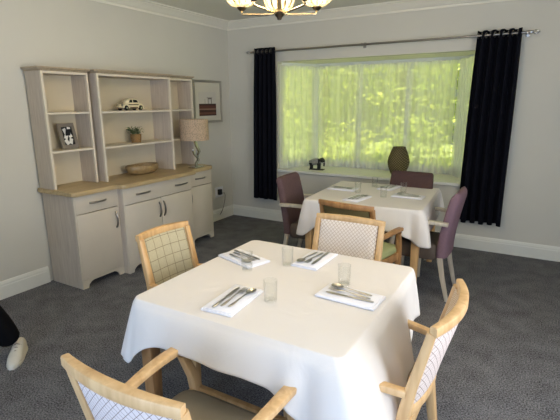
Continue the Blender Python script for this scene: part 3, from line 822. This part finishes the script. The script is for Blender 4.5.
def cloth(cx, cy, hx, hy, corner, side, label, seed=1, rz=0):
    """draped square cloth. corner: (drop, outward bulge, ridge width, bulge exponent) for +x+y, -x+y, -x-y, +x-y;
    side: (drop, flare at its start, flare at its end, exponent) for +y, -x, -y, +x (counter-clockwise)"""
    rnd = random.Random(seed)
    rc = .04; per = []
    corners = [(1, 1), (-1, 1), (-1, -1), (1, -1)]
    dirs0 = [0, PI/2, PI, 3*PI/2]
    ns, nc = 60, 16
    for k in range(4):
        sx, sy = corners[k]; ccx, ccy = sx*(hx-rc), sy*(hy-rc)
        for i in range(nc+1):
            a = dirs0[k]+PI/2*i/nc
            per.append([ccx+rc*math.cos(a), ccy+rc*math.sin(a), math.cos(a), math.sin(a), k, 0., (i/nc-.5)])
        sx2, sy2 = corners[(k+1) % 4]; a = dirs0[k]+PI/2
        n2x, n2y = math.cos(a), math.sin(a)
        p0 = (ccx+rc*n2x, ccy+rc*n2y); p1 = (sx2*(hx-rc)+rc*n2x, sy2*(hy-rc)+rc*n2y)
        for i in range(1, ns):
            q = i/ns
            per.append([p0[0]+(p1[0]-p0[0])*q, p0[1]+(p1[1]-p0[1])*q, n2x, n2y, k, q, None])
    L = 2*min(hx, hy); nlev = 16
    waves = [(rnd.uniform(3, 7), rnd.uniform(0, 6.28), rnd.uniform(.003, .006)) for _ in range(5)]
    inner = [(p[0]-p[2]*.03, p[1]-p[3]*.03, .7525) for p in per]
    rings = [inner, [(p[0]-p[2]*.014, p[1]-p[3]*.014, .7525) for p in per], [(p[0]-p[2]*.007, p[1]-p[3]*.007, .7523) for p in per], [(p[0]-p[2]*.002, p[1]-p[3]*.002, .7505) for p in per], [(p[0]+p[2]*.001, p[1]+p[3]*.001, .746) for p in per]]
    tot = len(per)
    for lv in range(1, nlev+1):
        t = lv/nlev; ring = []
        for idx, p in enumerate(per):
            x, y, nx, ny, k, q, cpos = p
            if cpos is not None:
                near = k; dist = abs(cpos)*rc*1.57
                # side flare blends through the corner
                fa, fb = side[(k-1) % 4], side[k]; m = cpos+.5
                sd = (fa[0]*(1-m)+fb[0]*m, fa[2]*(1-m)+fb[1]*m, fa[3]*(1-m)+fb[3]*m)
                d = corner[k][0]
            else:
                da, db = q*L+rc*.785, (1-q)*L+rc*.785
                near, dist = (k, da) if da < db else ((k+1) % 4, db)
                sd = (side[k][0], side[k][1]*(1-q)+side[k][2]*q, side[k][3])
                w = math.exp(-(dist/.10)**1.2)
                w0 = math.exp(-((rc*.785)/.10)**1.2)
                d = sd[0]*(1-w/w0) + corner[near][0]*w/w0
            cd, cb, cw, ce = corner[near]
            ridge = math.exp(-(dist/cw)**2)
            hollow = math.exp(-((dist-2.4*cw)/(1.1*cw))**2)
            u = idx/tot*2*PI
            wv = sum(a*math.sin(f*u*3+ph+t) for f, ph, a in waves)
            fold = .38*cb*math.cos(dist*2*PI/(2.6*cw))*math.exp(-(dist/(2.6*cw))**2)*(1-ridge)
            o = .004 + sd[1]*t**sd[2]*(1-.55*ridge) + cb*ridge*t**ce - .22*cb*hollow*t + (fold + wv*.8)*t
            cx_, cy_ = corners[near]; wd = .85*ridge
            dx, dy = nx*(1-wd)+cx_*.7071*wd, ny*(1-wd)+cy_*.7071*wd
            ring.append((x+dx*o, y+dy*o, .744-d*t))
        rings.append(ring)
    m = MB(); m.rings(rings, True, False)
    m.add(inner, [list(range(len(inner)))])
    t_ = m.build('tablecloth', M['linen'], None, smooth=60, loc=(cx, cy, 0)); t_.rotation_euler = (0, 0, rz)
    bm = bmesh.new(); bm.from_mesh(t_.data); bmesh.ops.remove_doubles(bm, verts=bm.verts[:], dist=1e-5); bmesh.ops.recalc_face_normals(bm, faces=bm.faces[:]); bm.to_mesh(t_.data); bm.free()
    so = t_.modifiers.new('thickness', 'SOLIDIFY'); so.thickness = .002; so.offset = -1
    return tag(t_, label, 'tablecloth', 'white tablecloths')

NT = (2.768, -3.358, .493, .483)
FT = (2.48, -1.13, .505, .51)
FR = math.radians(3.5)
table(NT[0], NT[1], NT[2], NT[3], 'square wooden dining table under white cloth in the foreground', M['beech_dark'])
cloth(NT[0], NT[1], NT[2]+.006, NT[3]+.006, ((.25, .035, .04, 1), (.24, .04, .05, 1), (.27, .03, .03, 1), (.46, .19, .07, .6)),
      ((.20, .03, .03, 1), (.19, .03, .12, .9), (.118, .075, .10, .6), (.27, .20, .02, .55)), 'white linen tablecloth draped over the foreground dining table', 4)
table(FT[0], FT[1], FT[2], FT[3], 'square wooden dining table under white cloth near the bay window', M['beech_warm'], FR)
cloth(FT[0], FT[1], FT[2]+.006, FT[3]+.006, ((.22, .06, .05, .8), (.22, .05, .05, 1), (.31, .06, .04, .8), (.27, .09, .05, .5)),
      ((.19, .03, .04, 1), (.19, .04, .04, 1), (.185, .02, .03, 1), (.19, .05, .03, .6)), 'white linen tablecloth draped over the table near the bay window', 9, FR)

# ---- place settings
def loft_flat(f, secs):
    """secs: list of (y, width, thick, z)"""
    rs = []
    for y, w, th, z in secs:
        rs.append([(w/2*math.cos(2*PI*j/10), y, z+th/2*math.sin(2*PI*j/10)) for j in range(10)])
    f.rings(rs)
def make_spoon():
    t = thing('spoon', 'x', 'spoon')
    h = MB(); loft_flat(h, [(-.10, .004, .002, .003), (-.098, .014, .003, .003), (-.08, .016, .003, .003), (-.03, .009, .0035, .006), (.02, .006, .004, .009), (.038, .009, .004, .007), (.045, .015, .003, .005)])
    h.build('handle', M['cutlery'], t, smooth=60)
    b = MB()
    def fn(u, v):
        r = v; a = u*2*PI
        x = .0205*r*math.cos(a); y = .068+.031*r*math.sin(a)*(1.0 if math.sin(a) > 0 else .95)
        return (Vector((x, y, .0025+.0065*r*r)), Vector((0, 0, 1)))
    A = MB()
    ring = []
    rs = []
    for r in (.02, .35, .7, 1.0): rs.append([tuple(fn(j/20, r)[0]) for j in range(20)])
    for r in (1.0, .7, .35, .02): rs.append([tuple(fn(j/20, r)[0]+Vector((0, 0, -.0012))) for j in range(20)])
    b.rings(rs, True, True); b.build('bowl', M['cutlery'], t, smooth=70)
    return t
def make_fork():
    t = thing('fork', 'x', 'fork')
    h = MB(); loft_flat(h, [(-.10, .004, .002, .003), (-.098, .014, .003, .003), (-.08, .016, .003, .003), (-.03, .009, .0035, .006), (.02, .006, .004, .010), (.036, .012, .0035, .009), (.048, .023, .003, .007), (.058, .025, .0025, .006)])
    h.build('handle', M['cutlery'], t, smooth=60)
    for k in range(4):
        x = (k-1.5)*.0066
        q = MB().bar([(x, .054, .006), (x, .075, .0045), (x*.97, .098, .008)], [.004, .0034, .0015], [.0022, .002, .0015], (0, 0, 1)); q.build('tine', M['cutlery'], t)
    return t
def make_knife():
    t = thing('knife', 'x', 'knife')
    h = MB(); loft_flat(h, [(-.11, .006, .003, .0035), (-.106, .015, .005, .0035), (-.06, .014, .0055, .0035), (-.01, .011, .005, .0035), (0, .012, .0045, .0035)])
    h.build('handle', M['cutlery'], t, smooth=60)
    b = MB(); loft_flat(b, [(-.002, .010, .003, .003), (.01, .017, .002, .003), (.06, .019, .0018, .003), (.095, .016, .0014, .003), (.108, .007, .001, .003)])
    b.build('blade', M['cutlery'], t, smooth=60)
    return t
def make_napkin():
    f = MB()
    for k, (dx, dy) in enumerate(((0, 0), (.003, -.002), (-.002, .002))):
        f.box((dx, dy, .0028+.0042*k), (.146-.004*k, .272-.006*k, .0040), .0016)
    rs = []
    f.tube([(-.0715, -.134, .006), (-.0715, .134, .006)], .0055, 8)
    return f
GLASSP = [(.001, .006), (.025, .004), (.027, 0), (.0275, .004), (.030, .09), (.0305, .096), (.0295, .0965), (.0288, .09), (.0262, .01), (.001, .008)]
proto = {}
def put(kind, maker, loc, rz, label, group):
    if kind not in proto:
        o = maker(); proto[kind] = o; o.location = loc; o.rotation_euler = (0, 0, rz); o['label'] = label; o['group'] = group
    else:
        o = dup(proto[kind], loc, rz, label, group)
    return o
def mk_napkin():
    o = make_napkin().build('napkin', M['napkin'], None); o['category'] = 'napkin'; return o
def mk_glass():
    t = thing('tumbler', 'x', 'glass')
    MB().lathe(GLASSP, 28).build('glass_wall', M['tumbler'], t, smooth=60)
    return t
def mk_glass():
    o = MB().lathe(GLASSP, 28).build('drinking_glass', M['tumbler'], None, smooth=60); o['category'] = 'glass'; return o

def setting(tab, where, c, rz, order=('knife', 'fork', 'spoon'), jit=0, z=.7535):
    cx, cy = c
    put('napkin', mk_napkin, (cx, cy, z), rz, f'folded white paper napkin under the cutlery {where} {tab}', 'folded napkins')
    ca, sa = math.cos(rz), math.sin(rz)
    for i, k in enumerate(order):
        dx = (i-1)*.030 + (.006 if i == 2 else 0); dy = [-.008, .006, .012][i]
        x, y = cx+ca*dx-sa*dy, cy+sa*dx+ca*dy
        put(k, {'knife': make_knife, 'fork': make_fork, 'spoon': make_spoon}[k], (x, y, z+.0140), rz+[.03, -.02, -.06][i]*(1+jit), f'steel dinner {k} on the napkin {where} {tab}', 'table cutlery')
NTn = 'of the foreground table'; FTn = 'of the window table'
setting(NTn, 'at the left side', (2.425, -3.205), math.radians(-100-8))
setting(NTn, 'at the near side', (2.686, -3.655), math.radians(4))
setting(NTn, 'at the far side', (2.772, -3.035), math.radians(180-1))
setting(NTn, 'at the right side', (3.108, -3.377), math.radians(90-3))
setting(FTn, 'at the left side', (2.14, -1.09), math.radians(-90))
setting(FTn, 'at the near side', (2.42, -1.44), math.radians(-8))
setting(FTn, 'at the far side', (2.52, -.82), math.radians(172))
setting(FTn, 'at the right side', (2.79, -1.15), math.radians(88))
for (x, y, lab) in ((2.53, -3.325, 'clear glass tumbler in front of the left side napkin of the foreground table'),
                    (2.678, -3.165, 'clear glass tumbler left of the far side napkin of the foreground table'),
                    (2.822, -3.575, 'clear glass tumbler beside the near side napkin of the foreground table'),
                    (3.03, -3.255, 'clear glass tumbler behind the right side napkin of the foreground table'),
                    (2.33, -1.19, 'clear glass tumbler at the left of the window table'),
                    (2.37, -.82, 'clear glass tumbler at the back of the window table'),
                    (2.60, -1.27, 'clear glass tumbler at the near middle of the window table'),
                    (2.70, -.98, 'clear glass tumbler behind the right napkin of the window table')):
    put('glass', mk_glass, (x, y, .753), 0, lab, 'glass tumblers')

# ------------------------------------------------------------------ wooden armchairs (facing +Y, origin under the seat)
def wood_chair(loc, rz, label, woodm, front, backm, seatm, top=.875, HW=.208, bowd=.03, af=.115):
    t = thing('dining_armchair', label, 'chair', loc, rz, 'wooden framed dining armchairs')
    def ypost(z):                                # rake of the rear posts
        return -.205 - .10*smoothstep((z-.42)/.6)*1.0 - .06*max(0, .42-z)/.42
    def bow(x): return -bowd*(1-(x/HW)**2)
    for s in (1, -1):
        zs = [0, .15, .30, .42, .52, .62, .72, .80, top-.03]
        P = [(s*(HW+.004*(z > .4)), ypost(z), z) for z in zs]
        MB().bar(P, [.032, .036, .04, .042, .040, .038, .036, .034, .033], [.030, .034, .04, .044, .042, .038, .034, .032, .030], (0, 1, 0), .18).build('rear_post', woodm, t)
    n = 14
    P = [((-1+2*i/n)*(HW+.019), ypost(top)+bow((-1+2*i/n)*HW)+(.0), top-.020+.003*(1-(-1+2*i/n)**2)) for i in range(n+1)]
    MB().bar(P, [.026+.010*math.sin(PI*i/n) for i in range(n+1)], [.036+.006*math.sin(PI*i/n) for i in range(n+1)], (0, 0, 1), .22).build('top_rail', woodm, t)
    P = [((-1+2*i/n)*HW, ypost(.52)+bow((-1+2*i/n)*HW)*.8, .515) for i in range(n+1)]
    MB().bar(P, .028, .04, (0, 0, 1), .2).build('lower_rail', woodm, t)
    def fn(u, v):
        x = (-1+2*u)*(HW-.018); z = .53+v*(top-.034-.53)
        return ((x, ypost(z)+bow(x)*(.8+.2*v)+.002, z), (0, 1, .2))
    MB().slab(fn, .030, 14, 8, 0, 1).build('back_panel', [front, backm], t, smooth=50, fix=False)
    for s in (1, -1):                            # front legs run up to carry the arms
        zs = [0, .2, .40, .48, .53, .575, .597]
        P = [(s*(.235+.018*smoothstep((z-.4)/.25)), (af+.04)-.055*smoothstep((z-.42)/.20), z) for z in zs]
        MB().bar(P, [.03, .038, .042, .042, .038, .036, .036], [.03, .038, .044, .042, .036, .036, .04], (0, 1, 0), .18).build('front_leg', woodm, t)
        P = [(s*(HW+.014+.034*math.sin(PI*.5*min(1, u*1.25))), ypost(.62)+.015+(af-ypost(.62))*u, .614-.008*math.cos(PI*u)+.010*math.sin(PI*u)) for u in [i/12 for i in range(13)]]
        MB().bar(P, [.034+.014*smoothstep(i/12) for i in range(13)], .028, (0, 0, 1), .24).build('arm', woodm, t)
        MB().bar([(s*.222, -.205, .395), (s*.235, af+.04, .395)], .024, .06, (0, 0, 1), .12).build('side_rail', woodm, t)
    MB().bar([(-.235, af+.045, .395), (.235, af+.045, .395)], .024, .06, (0, 0, 1), .12).build('front_rail', woodm, t)
    MB().bar([(-.212, -.205, .395), (.212, -.205, .395)], .024, .06, (0, 0, 1), .12).build('back_rail', woodm, t)
    # seat pad: rounded trapezoid loft
    rs = []
    for z, k in ((.418, .96), (.43, 1.0), (.455, 1.0), (.468, .965), (.476, .86), (.480, .6), (.481, .1)):
        ring = []
        for j in range(36):
            a = 2*PI*j/36; ca, sa = math.cos(a), math.sin(a)
            e = .30
            X = abs(ca)**e*(1 if ca >= 0 else -1); Y = abs(sa)**e*(1 if sa >= 0 else -1)
            ring.append((X*k*(.222+.014*Y), .0+Y*k*.205, z))
        rs.append(ring)
    MB().rings(rs).build('seat', seatm, t, smooth=60)
    return t
wood_chair((2.845, -4.10, 0), math.radians(0), 'light wood armchair nearest the camera, pale trellis fabric back turned to us', M['beech'], M['lattice_big'], M['lattice_big'], M['taupe_seat'], .875, .208, .03, .225)
wood_chair((3.232, -3.475, 0), math.radians(90-1), 'light wood armchair at the right side of the foreground table', M['beech'], M['lattice_fine'], M['lattice_big'], M['taupe_seat'], .88, .215, .047, .20)
wood_chair((2.215, -3.305, 0), math.radians(-90-4), 'honey wood armchair with checked sage fabric back at the left of the foreground table', M['beech_warm'], M['check'], M['check'], M['taupe_seat'], .885, .168, .025)
wood_chair((2.762, -2.80, 0), math.radians(180), 'light wood armchair with cream lattice back behind the foreground table', M['beech'], M['lattice'], M['lattice'], M['taupe_seat'], .875, .208, .012)
wood_chair((2.625, -1.845, 0), math.radians(-8), 'honey wood armchair with olive back and green seat at the window table', M['beech_dark'], M['olive'], M['olive'], M['green_seat'], .875, .205, .04)

# ------------------------------------------------------------------ upholstered armchairs
def soft_chair(loc, rz, label, fab, seatm, top=.90, rnd_=.93, al=.40):
    t = thing('upholstered_armchair', label, 'chair', loc, rz, 'mauve upholstered armchairs')
    def yc(z): return -.205-.085*((z-.40)/.5)**1.4 if z > .4 else -.205
    rs = []
    for i in range(29):
        u = 1-(1-i/28)**1.5; z = .36+u*(top-.36)
        hw = .205+.012*math.sin(PI*u)
        th = .042
        e = 1.0
        if u > rnd_: e = math.sqrt(max(.03, 1-((u-rnd_)/(1-rnd_))**2))
        th *= e; hw2 = hw-.02*(1-e)
        ring = []
        for j in range(28):
            a = 2*PI*j/28; ca, sa = math.cos(a), math.sin(a)
            X = abs(ca)**.28*(1 if ca >= 0 else -1); Y = abs(sa)**.6*(1 if sa >= 0 else -1)
            x = X*hw2
            ring.append((x, yc(z)-.018*(1-(x/.22)**2)+Y*th, z))
        rs.append(ring)
    MB().rings(rs).build('backrest', fab, t, smooth=70)
    rs = []
    for z, k in ((.335, .96), (.345, 1.0), (.43, 1.0), (.452, .97), (.464, .88), (.468, .5), (.469, .1)):
        ring = []
        for j in range(36):
            a = 2*PI*j/36; ca, sa = math.cos(a), math.sin(a)
            X = abs(ca)**.25*(1 if ca >= 0 else -1); Y = abs(sa)**.25*(1 if sa >= 0 else -1)
            ring.append((X*k*.212, .015+Y*k*.20, z))
        rs.append(ring)
    MB().rings(rs).build('seat', seatm, t, smooth=60)
    for s in (1, -1):
        MB().bar([(s*.225, .20, 0), (s*.228, .19, .35), (s*.25, .15, .60), (s*.255, .14, .64)], [.028, .036, .034, .034], [.028, .036, .034, .036], (0, 1, 0), .15).build('front_leg', M['greywood'], t)
        MB().bar([(s*.19, -.285, 0), (s*.19, -.235, .2), (s*.19, -.205, .36)], [.028, .036, .04], [.028, .036, .04], (0, 1, 0), .15).build('rear_leg', M['greywood'], t)
        P = [(s*(.232+.026*smoothstep(u)), -.255+al*u, .650+.008*math.sin(PI*u)) for u in [i/10 for i in range(11)]]
        MB().bar(P, .042, .030, (0, 0, 1), .2).build('arm', M['greywood'], t)
    return t
soft_chair((1.955, -1.33, 0), math.radians(-90+3), 'mauve upholstered armchair at the left of the window table', M['mauve'], M['brown_seat'])
soft_chair((2.685, -.90, 0), math.radians(180), 'plum upholstered chair behind the window table, back to the sill', M['mauve_dark'], M['brown_seat'])
soft_chair((2.955, -1.335, 0), math.radians(90), 'dusty lilac upholstered armchair at the right of the window table', M['lilac'], M['brown_seat'], .89, .86, .33)

# ------------------------------------------------------------------ person at the left edge
def skinned(name, pts, edges, mat, parent, sub=2):
    me = bpy.data.meshes.new(name); me.from_pydata([p[:3] for p in pts], edges, []); me.materials.append(mat)
    o = bpy.data.objects.new(name, me); C.objects.link(o)
    md = o.modifiers.new('skin', 'SKIN'); md.use_smooth_shade = True
    if parent: o.parent = parent
    for i, p in enumerate(pts):
        sv = me.skin_vertices[0].data[i]; r = p[3]
        sv.radius = (r, r) if not isinstance(r, tuple) else r
        sv.use_root = (i == 0)
    o.modifiers.new('smooth', 'SUBSURF').levels = sub; o.modifiers['smooth'].render_levels = sub
    return o
def person():
    t = thing('person', 'person walking at the left edge in black trousers and white lace-up shoes', 'person', (.97, -4.02, 0))
    ox, oy = .98, -3.98
    L = lambda x, y, z, r: (x-ox, y-oy, z, r)
    hipz = .93
    # joints (world coordinates): back leg is the visible one
    pts = [L(.96, -4.07, .96, .13), L(1.03, -4.06, .88, .095), L(1.015, -3.885, .50, .062), L(.965, -3.675, .105, .038),
           L(.87, -4.08, .88, .095), L(.86, -4.28, .50, .062), L(.865, -4.42, .10, .038),
           L(.96, -4.09, 1.12, .115), L(.96, -4.11, 1.30, .125), L(.96, -4.12, 1.41, .075), L(.96, -4.13, 1.50, .052), L(.96, -4.14, 1.58, .085), L(.96, -4.15, 1.68, .088), L(.96, -4.145, 1.73, .05),
           L(1.13, -4.11, 1.395, .055), L(1.17, -4.17, 1.12, .042), L(1.15, -4.33, .91, .030), L(1.145, -4.37, .86, .034),
           L(.79, -4.11, 1.395, .055), L(.75, -4.07, 1.12, .042), L(.76, -3.96, .89, .030), L(.765, -3.93, .84, .034)]
    E = [(0, 1), (1, 2), (2, 3), (0, 4), (4, 5), (5, 6), (0, 7), (7, 8), (8, 9), (9, 10), (10, 11), (11, 12), (12, 13), (9, 14), (14, 15), (15, 16), (16, 17), (9, 18), (18, 19), (19, 20), (20, 21)]
    # five bent fingers on each hand
    for hand, wrist, sgn in ((17, Vector((1.145, -4.37, .86)), 1), (21, Vector((.765, -3.93, .84)), -1)):
        for k, (off, ln) in enumerate(((-.026, .062), (-.009, .072), (.009, .068), (.026, .054))):
            b = wrist + Vector((0, off, -.03)); i0 = len(pts)
            for q in range(3):
                u = (q+1)/3; pts.append(L(b.x - sgn*.012*u*u, b.y, b.z-ln*u, .0085))
            E += [(hand, i0), (i0, i0+1), (i0+1, i0+2)]
        i0 = len(pts)
        pts.append(L(wrist.x-sgn*.02, wrist.y-.035, wrist.z-.01, .010)); pts.append(L(wrist.x-sgn*.03, wrist.y-.045, wrist.z-.045, .009)); E += [(hand, i0), (i0, i0+1)]
    skinned('body', pts, E, M['skin'], t)
    q = [L(.96, -4.07, .97, .145), L(1.035, -4.06, .86, .112), L(1.02, -3.885, .50, .085), L(.985, -3.745, .25, .076), L(.968, -3.69, .095, .074),
         L(.865, -4.08, .86, .112), L(.855, -4.28, .50, .085), L(.86, -4.42, .12, .07), L(.96, -4.08, 1.06, .13)]
    skinned('trousers', q, [(0, 1), (1, 2), (2, 3), (3, 4), (0, 5), (5, 6), (6, 7), (0, 8)], M['black'], t)
    q = [L(.96, -4.075, .955, .172), L(.96, -4.10, 1.17, .168), L(.96, -4.12, 1.365, .165), L(1.135, -4.115, 1.39, .074), L(1.175, -4.17, 1.12, .056), L(1.155, -4.31, .94, .044), L(.785, -4.115, 1.39, .074), L(.745, -4.07, 1.12, .056), L(.755, -3.975, .92, .044), L(.96, -4.13, 1.47, .085)]
    skinned('jumper', q, [(0, 1), (1, 2), (2, 3), (3, 4), (4, 5), (2, 6), (6, 7), (7, 8), (2, 9)], M['jumper'], t)
    rs = []
    for i in range(13):                          # short hair: a cap over crown, sides and nape
        u = i/12; ring = []
        for j in range(24):
            a = 2*PI*j/24; back = .5+.5*math.sin(a)
            lim = .30+.42*back                   # longer at the back (+y)
            ph = PI*lim*u
            r = .101+.004*math.sin(5*a+9*u)
            ring.append((.96-ox+r*.90*math.sin(ph)*math.cos(a), -4.143-oy+r*1.06*math.sin(ph)*math.sin(a), 1.663+r*1.08*math.cos(ph)))
        rs.append(ring)
    hm = MB().rings(rs, True, False); hm.build('hair', M['hair'], t, smooth=80)
    for s in (1, -1):
        MB().lathe([(.001, -.011), (.008, -.008), (.011, 0), (.008, .008), (.001, .011)], 12, (.96-ox+s*.032, -4.225-oy, 1.655)).build('eye', M['eye'], t)
        MB().box((.96-ox+s*.084, -4.145-oy, 1.64), (.014, .034, .055), .006).build('ear', M['skin'], t)
    MB().tube([(.96-ox, -4.228-oy, 1.665), (.96-ox, -4.245-oy, 1.635), (.96-ox, -4.25-oy, 1.622), (.96-ox, -4.228-oy, 1.616)], [.007, .011, .013, .009], 10).build('nose', M['skin'], t)
    MB().tube([(.938-ox, -4.222-oy, 1.59), (.96-ox, -4.230-oy, 1.588), (.982-ox, -4.222-oy, 1.59)], [.003, .006, .003], 8).build('mouth', M['lip'], t)
    def shoe(hx, hy, ang):
        m = Matrix.Translation((hx-ox, hy-oy, 0)) @ Matrix.Rotation(ang, 4, 'Z')
        f = MB(); rs = []                          # y runs heel (0) to toe (.255)
        S_ = [(-.005, .018, .05), (.0, .030, .085), (.03, .036, .098), (.07, .037, .095), (.105, .038, .082), (.14, .042, .066), (.175, .043, .052), (.21, .036, .042), (.24, .022, .033), (.255, .008, .022)]
        for y, w, h in S_:
            rs.append([(w*x, y, .012+(h-.012)*z) for x, z in ((1, 0), (1.02, .3), (.9, .65), (.55, .93), (0, 1), (-.55, .93), (-.9, .65), (-1.02, .3), (-1, 0))])
        s = f.rings(rs).xf(m).build('shoe', M['shoe'], t, smooth=70)
        rs = [[((w+.003)*x, y, z) for x, z in ((1, .0), (1, .014), (-1, .014), (-1, .0))] for y, w, h in S_]
        MB().rings(rs).xf(m).build('sole', M['shoe'], s, smooth=40)
        for k in range(4):
            y = .09+.022*k; h = .088-.0125*k
            MB().tube([(-.024, y, h-.012), (0, y+.006, h+.004), (.024, y, h-.012)], .003, 6).xf(m).build('lace', M['lace'], s)
    shoe(.935, -3.61, math.radians(180+46))
    shoe(.86, -4.38, math.radians(180+4))
person()

# ------------------------------------------------------------------ garden
lawn = MB().bx(-8, 12, .76, 16, -.45, -.3).build('lawn', M['grass'], smooth=0); struct(lawn, 'sunlit grass lawn outside the bay window', 'lawn')
def tree(x, y, h, r, label, mat, seed, nl=2600, zc=.62, sq=1.0):
    rnd = random.Random(seed)
    t = thing('garden_tree', label, 'tree', (x, y, -.3), 0, 'leafy trees in the garden')
    MB().tube([(0, 0, 0), (.06, .03, h*.3), (-.04, 0, h*.6), (0, 0, h*.85)], [.14, .11, .07, .02], 9).build('trunk', M['bark'], t)
    f = MB(); cl = []
    for _ in range(26):
        while True:
            p = Vector((rnd.uniform(-1, 1), rnd.uniform(-1, 1), rnd.uniform(-1, 1)))
            if p.length < 1: break
        cl.append(Vector((p.x*r*.85, p.y*r*.7, h*zc+p.z*h*.36*sq)))
    for i in range(nl):
        c = cl[rnd.randrange(len(cl))]
        p = c + Vector((rnd.gauss(0, .22*r), rnd.gauss(0, .22*r), rnd.gauss(0, .16*r)))
        if p.z < .15: p.z = rnd.uniform(.15, .6)
        a = rnd.uniform(0, 2*PI); d = Vector((math.cos(a), math.sin(a), rnd.uniform(-.8, .5))).normalized()
        s = d.cross(Vector((rnd.uniform(-.5, .5), rnd.uniform(-.5, .5), 1))).normalized()
        l = rnd.uniform(.10, .19); w = l*.55
        f.add([p, p+d*l*.5+s*w*.5, p+d*l, p+d*l*.5-s*w*.5], [[0, 1, 2, 3]])
    f.build('foliage', mat, t, smooth=0, fix=False)
TR = [(-3.6, 4.6, 4.6, 1.5, 'leafy garden tree at far left beyond the bay window', 'leaf2'),
      (-1.7, 3.9, 4.4, 1.4, 'yellow-green garden tree seen through the left side light', 'leaf'),
      (-.1, 3.4, 4.2, 1.3, 'yellow-green garden tree behind the elephant figurine', 'leaf'),
      (1.3, 3.9, 4.6, 1.4, 'yellow-green garden tree behind the middle of the net curtain', 'leaf'),
      (2.6, 4.2, 4.3, 1.3, 'lighter garden tree behind the right half of the net curtain', 'leaf2'),
      (-2.2, 7.0, 6.5, 2.2, 'tall garden tree in the back row at left', 'leaf'),
      (.6, 7.2, 6.8, 2.3, 'tall garden tree in the back row at centre', 'leaf2')]
for i, (x, y, h, r, lab, mk) in enumerate(TR): tree(x, y, h, r, lab, M[mk], 20+i, 2600 if y < 6 else 3200)

def shrub(x, y, h, r, label, mat, seed):
    rnd = random.Random(seed)
    t = thing('garden_shrub', label, 'shrub', (x, y, -.3), 0, 'leafy shrubs below the bay window')
    st = MB()
    for k in range(5):
        a = k*1.26+seed; st.tube([(0, 0, 0), (.15*r*math.cos(a), .15*r*math.sin(a), h*.4), (.5*r*math.cos(a), .5*r*math.sin(a), h*.75)], [.025, .018, .006], 6)
    st.build('stems', M['bark'], t)
    f = MB()
    for i in range(1500):
        a = rnd.uniform(0, 2*PI); q = rnd.uniform(-1, 1); k = rnd.uniform(.55, 1.05)
        p = Vector((r*k*math.sqrt(1-q*q)*math.cos(a), r*k*.8*math.sqrt(1-q*q)*math.sin(a), h*.52+h*.5*k*q))
        if p.z < .02: continue
        b = rnd.uniform(0, 2*PI); d = Vector((math.cos(b), math.sin(b), rnd.uniform(-.6, .6))).normalized()
        sd = d.cross(Vector((rnd.uniform(-.5, .5), rnd.uniform(-.5, .5), 1))).normalized(); l = rnd.uniform(.08, .15); w = l*.55
        f.add([p, p+d*l*.5+sd*w*.5, p+d*l, p+d*l*.5-sd*w*.5], [[0, 1, 2, 3]])
    f.build('foliage', mat, t, smooth=0, fix=False)
for i, (x, lab) in enumerate(((-1.5, 'bushy garden shrub seen low through the left side light'), (-.35, 'bushy garden shrub behind the elephant figurine'), (.8, 'bushy garden shrub low behind the left part of the net curtain'),
        (1.95, 'bushy garden shrub low behind the wicker lantern'), (3.1, 'bushy garden shrub low behind the right end of the net curtain'))):
    shrub(x, 2.5, 1.55+.1*(i % 2), .62, lab, M['leaf2' if i % 2 else 'leaf'], 60+i)

# ------------------------------------------------------------------ light
wd = bpy.data.worlds.new('sky'); S.world = wd; wd.use_nodes = True
nt = wd.node_tree; bg = nt.nodes['Background']
sk = nt.nodes.new('ShaderNodeTexSky'); sk.sky_type = 'HOSEK_WILKIE'; sk.sun_direction = Vector((-.3, -.4, .85)).normalized(); sk.turbidity = 3
nt.links.new(sk.outputs[0], bg.inputs[0]); bg.inputs[1].default_value = .75
def light(name, typ, loc, rot, energy, col, size=None, size_y=None):
    l = bpy.data.lights.new(name, typ); l.energy = energy; l.color = col
    if typ == 'AREA': l.shape = 'RECTANGLE'; l.size = size; l.size_y = size_y
    o = bpy.data.objects.new(name, l); C.objects.link(o); o.location = loc; o.rotation_euler = rot; return o
sun = light('sun', 'SUN', (0, 0, 10), (0, 0, 0), 16, (1, .95, .80)); sun.data.angle = .02
sun.rotation_euler = Vector((.32, .42, -.85)).to_track_quat('-Z', 'Y').to_euler()
light('daylight_doors', 'AREA', (3.2, YF-.2, 1.08), (PI/2, 0, 0), 64, (.50, .68, 1), 2.6, 2.1)
light('daylight_window', 'AREA', (XR+.2, -3.75, 1.45), (PI/2, 0, PI/2), 56, (.96, .97, 1), 2.2, 1.3)
# ------------------------------------------------------------------ camera
F, yaw, pitch, roll = 441.47, -.5271, .2382, -.0069
cy_, sy_ = math.cos(yaw), math.sin(yaw); cp, sp_ = math.cos(pitch), math.sin(pitch)
fw = Vector((sy_*cp, cy_*cp, -sp_)); rt = Vector((cy_, -sy_, 0)); up = rt.cross(fw)
r2 = rt*math.cos(roll)+up*math.sin(roll); u2 = -rt*math.sin(roll)+up*math.cos(roll)
cam = bpy.data.cameras.new('camera'); co = bpy.data.objects.new('camera', cam); C.objects.link(co)
mt = Matrix((r2, u2, -fw)).transposed().to_4x4(); mt.translation = Vector((3.7415, -5.0687, 1.58)); co.matrix_world = mt
cam.sensor_width = 36; cam.lens = F/560*36; cam.clip_start = .02
S.camera = co
S.view_settings.view_transform = 'Standard'; S.view_settings.look = 'None'; S.view_settings.gamma = 1
S.view_settings.use_curve_mapping = False
S.view_settings.exposure = 0.6
S.cycles.use_denoising = True
S.cycles.max_bounces = 8; S.cycles.transparent_max_bounces = 16; S.cycles.sample_clamp_indirect = 4
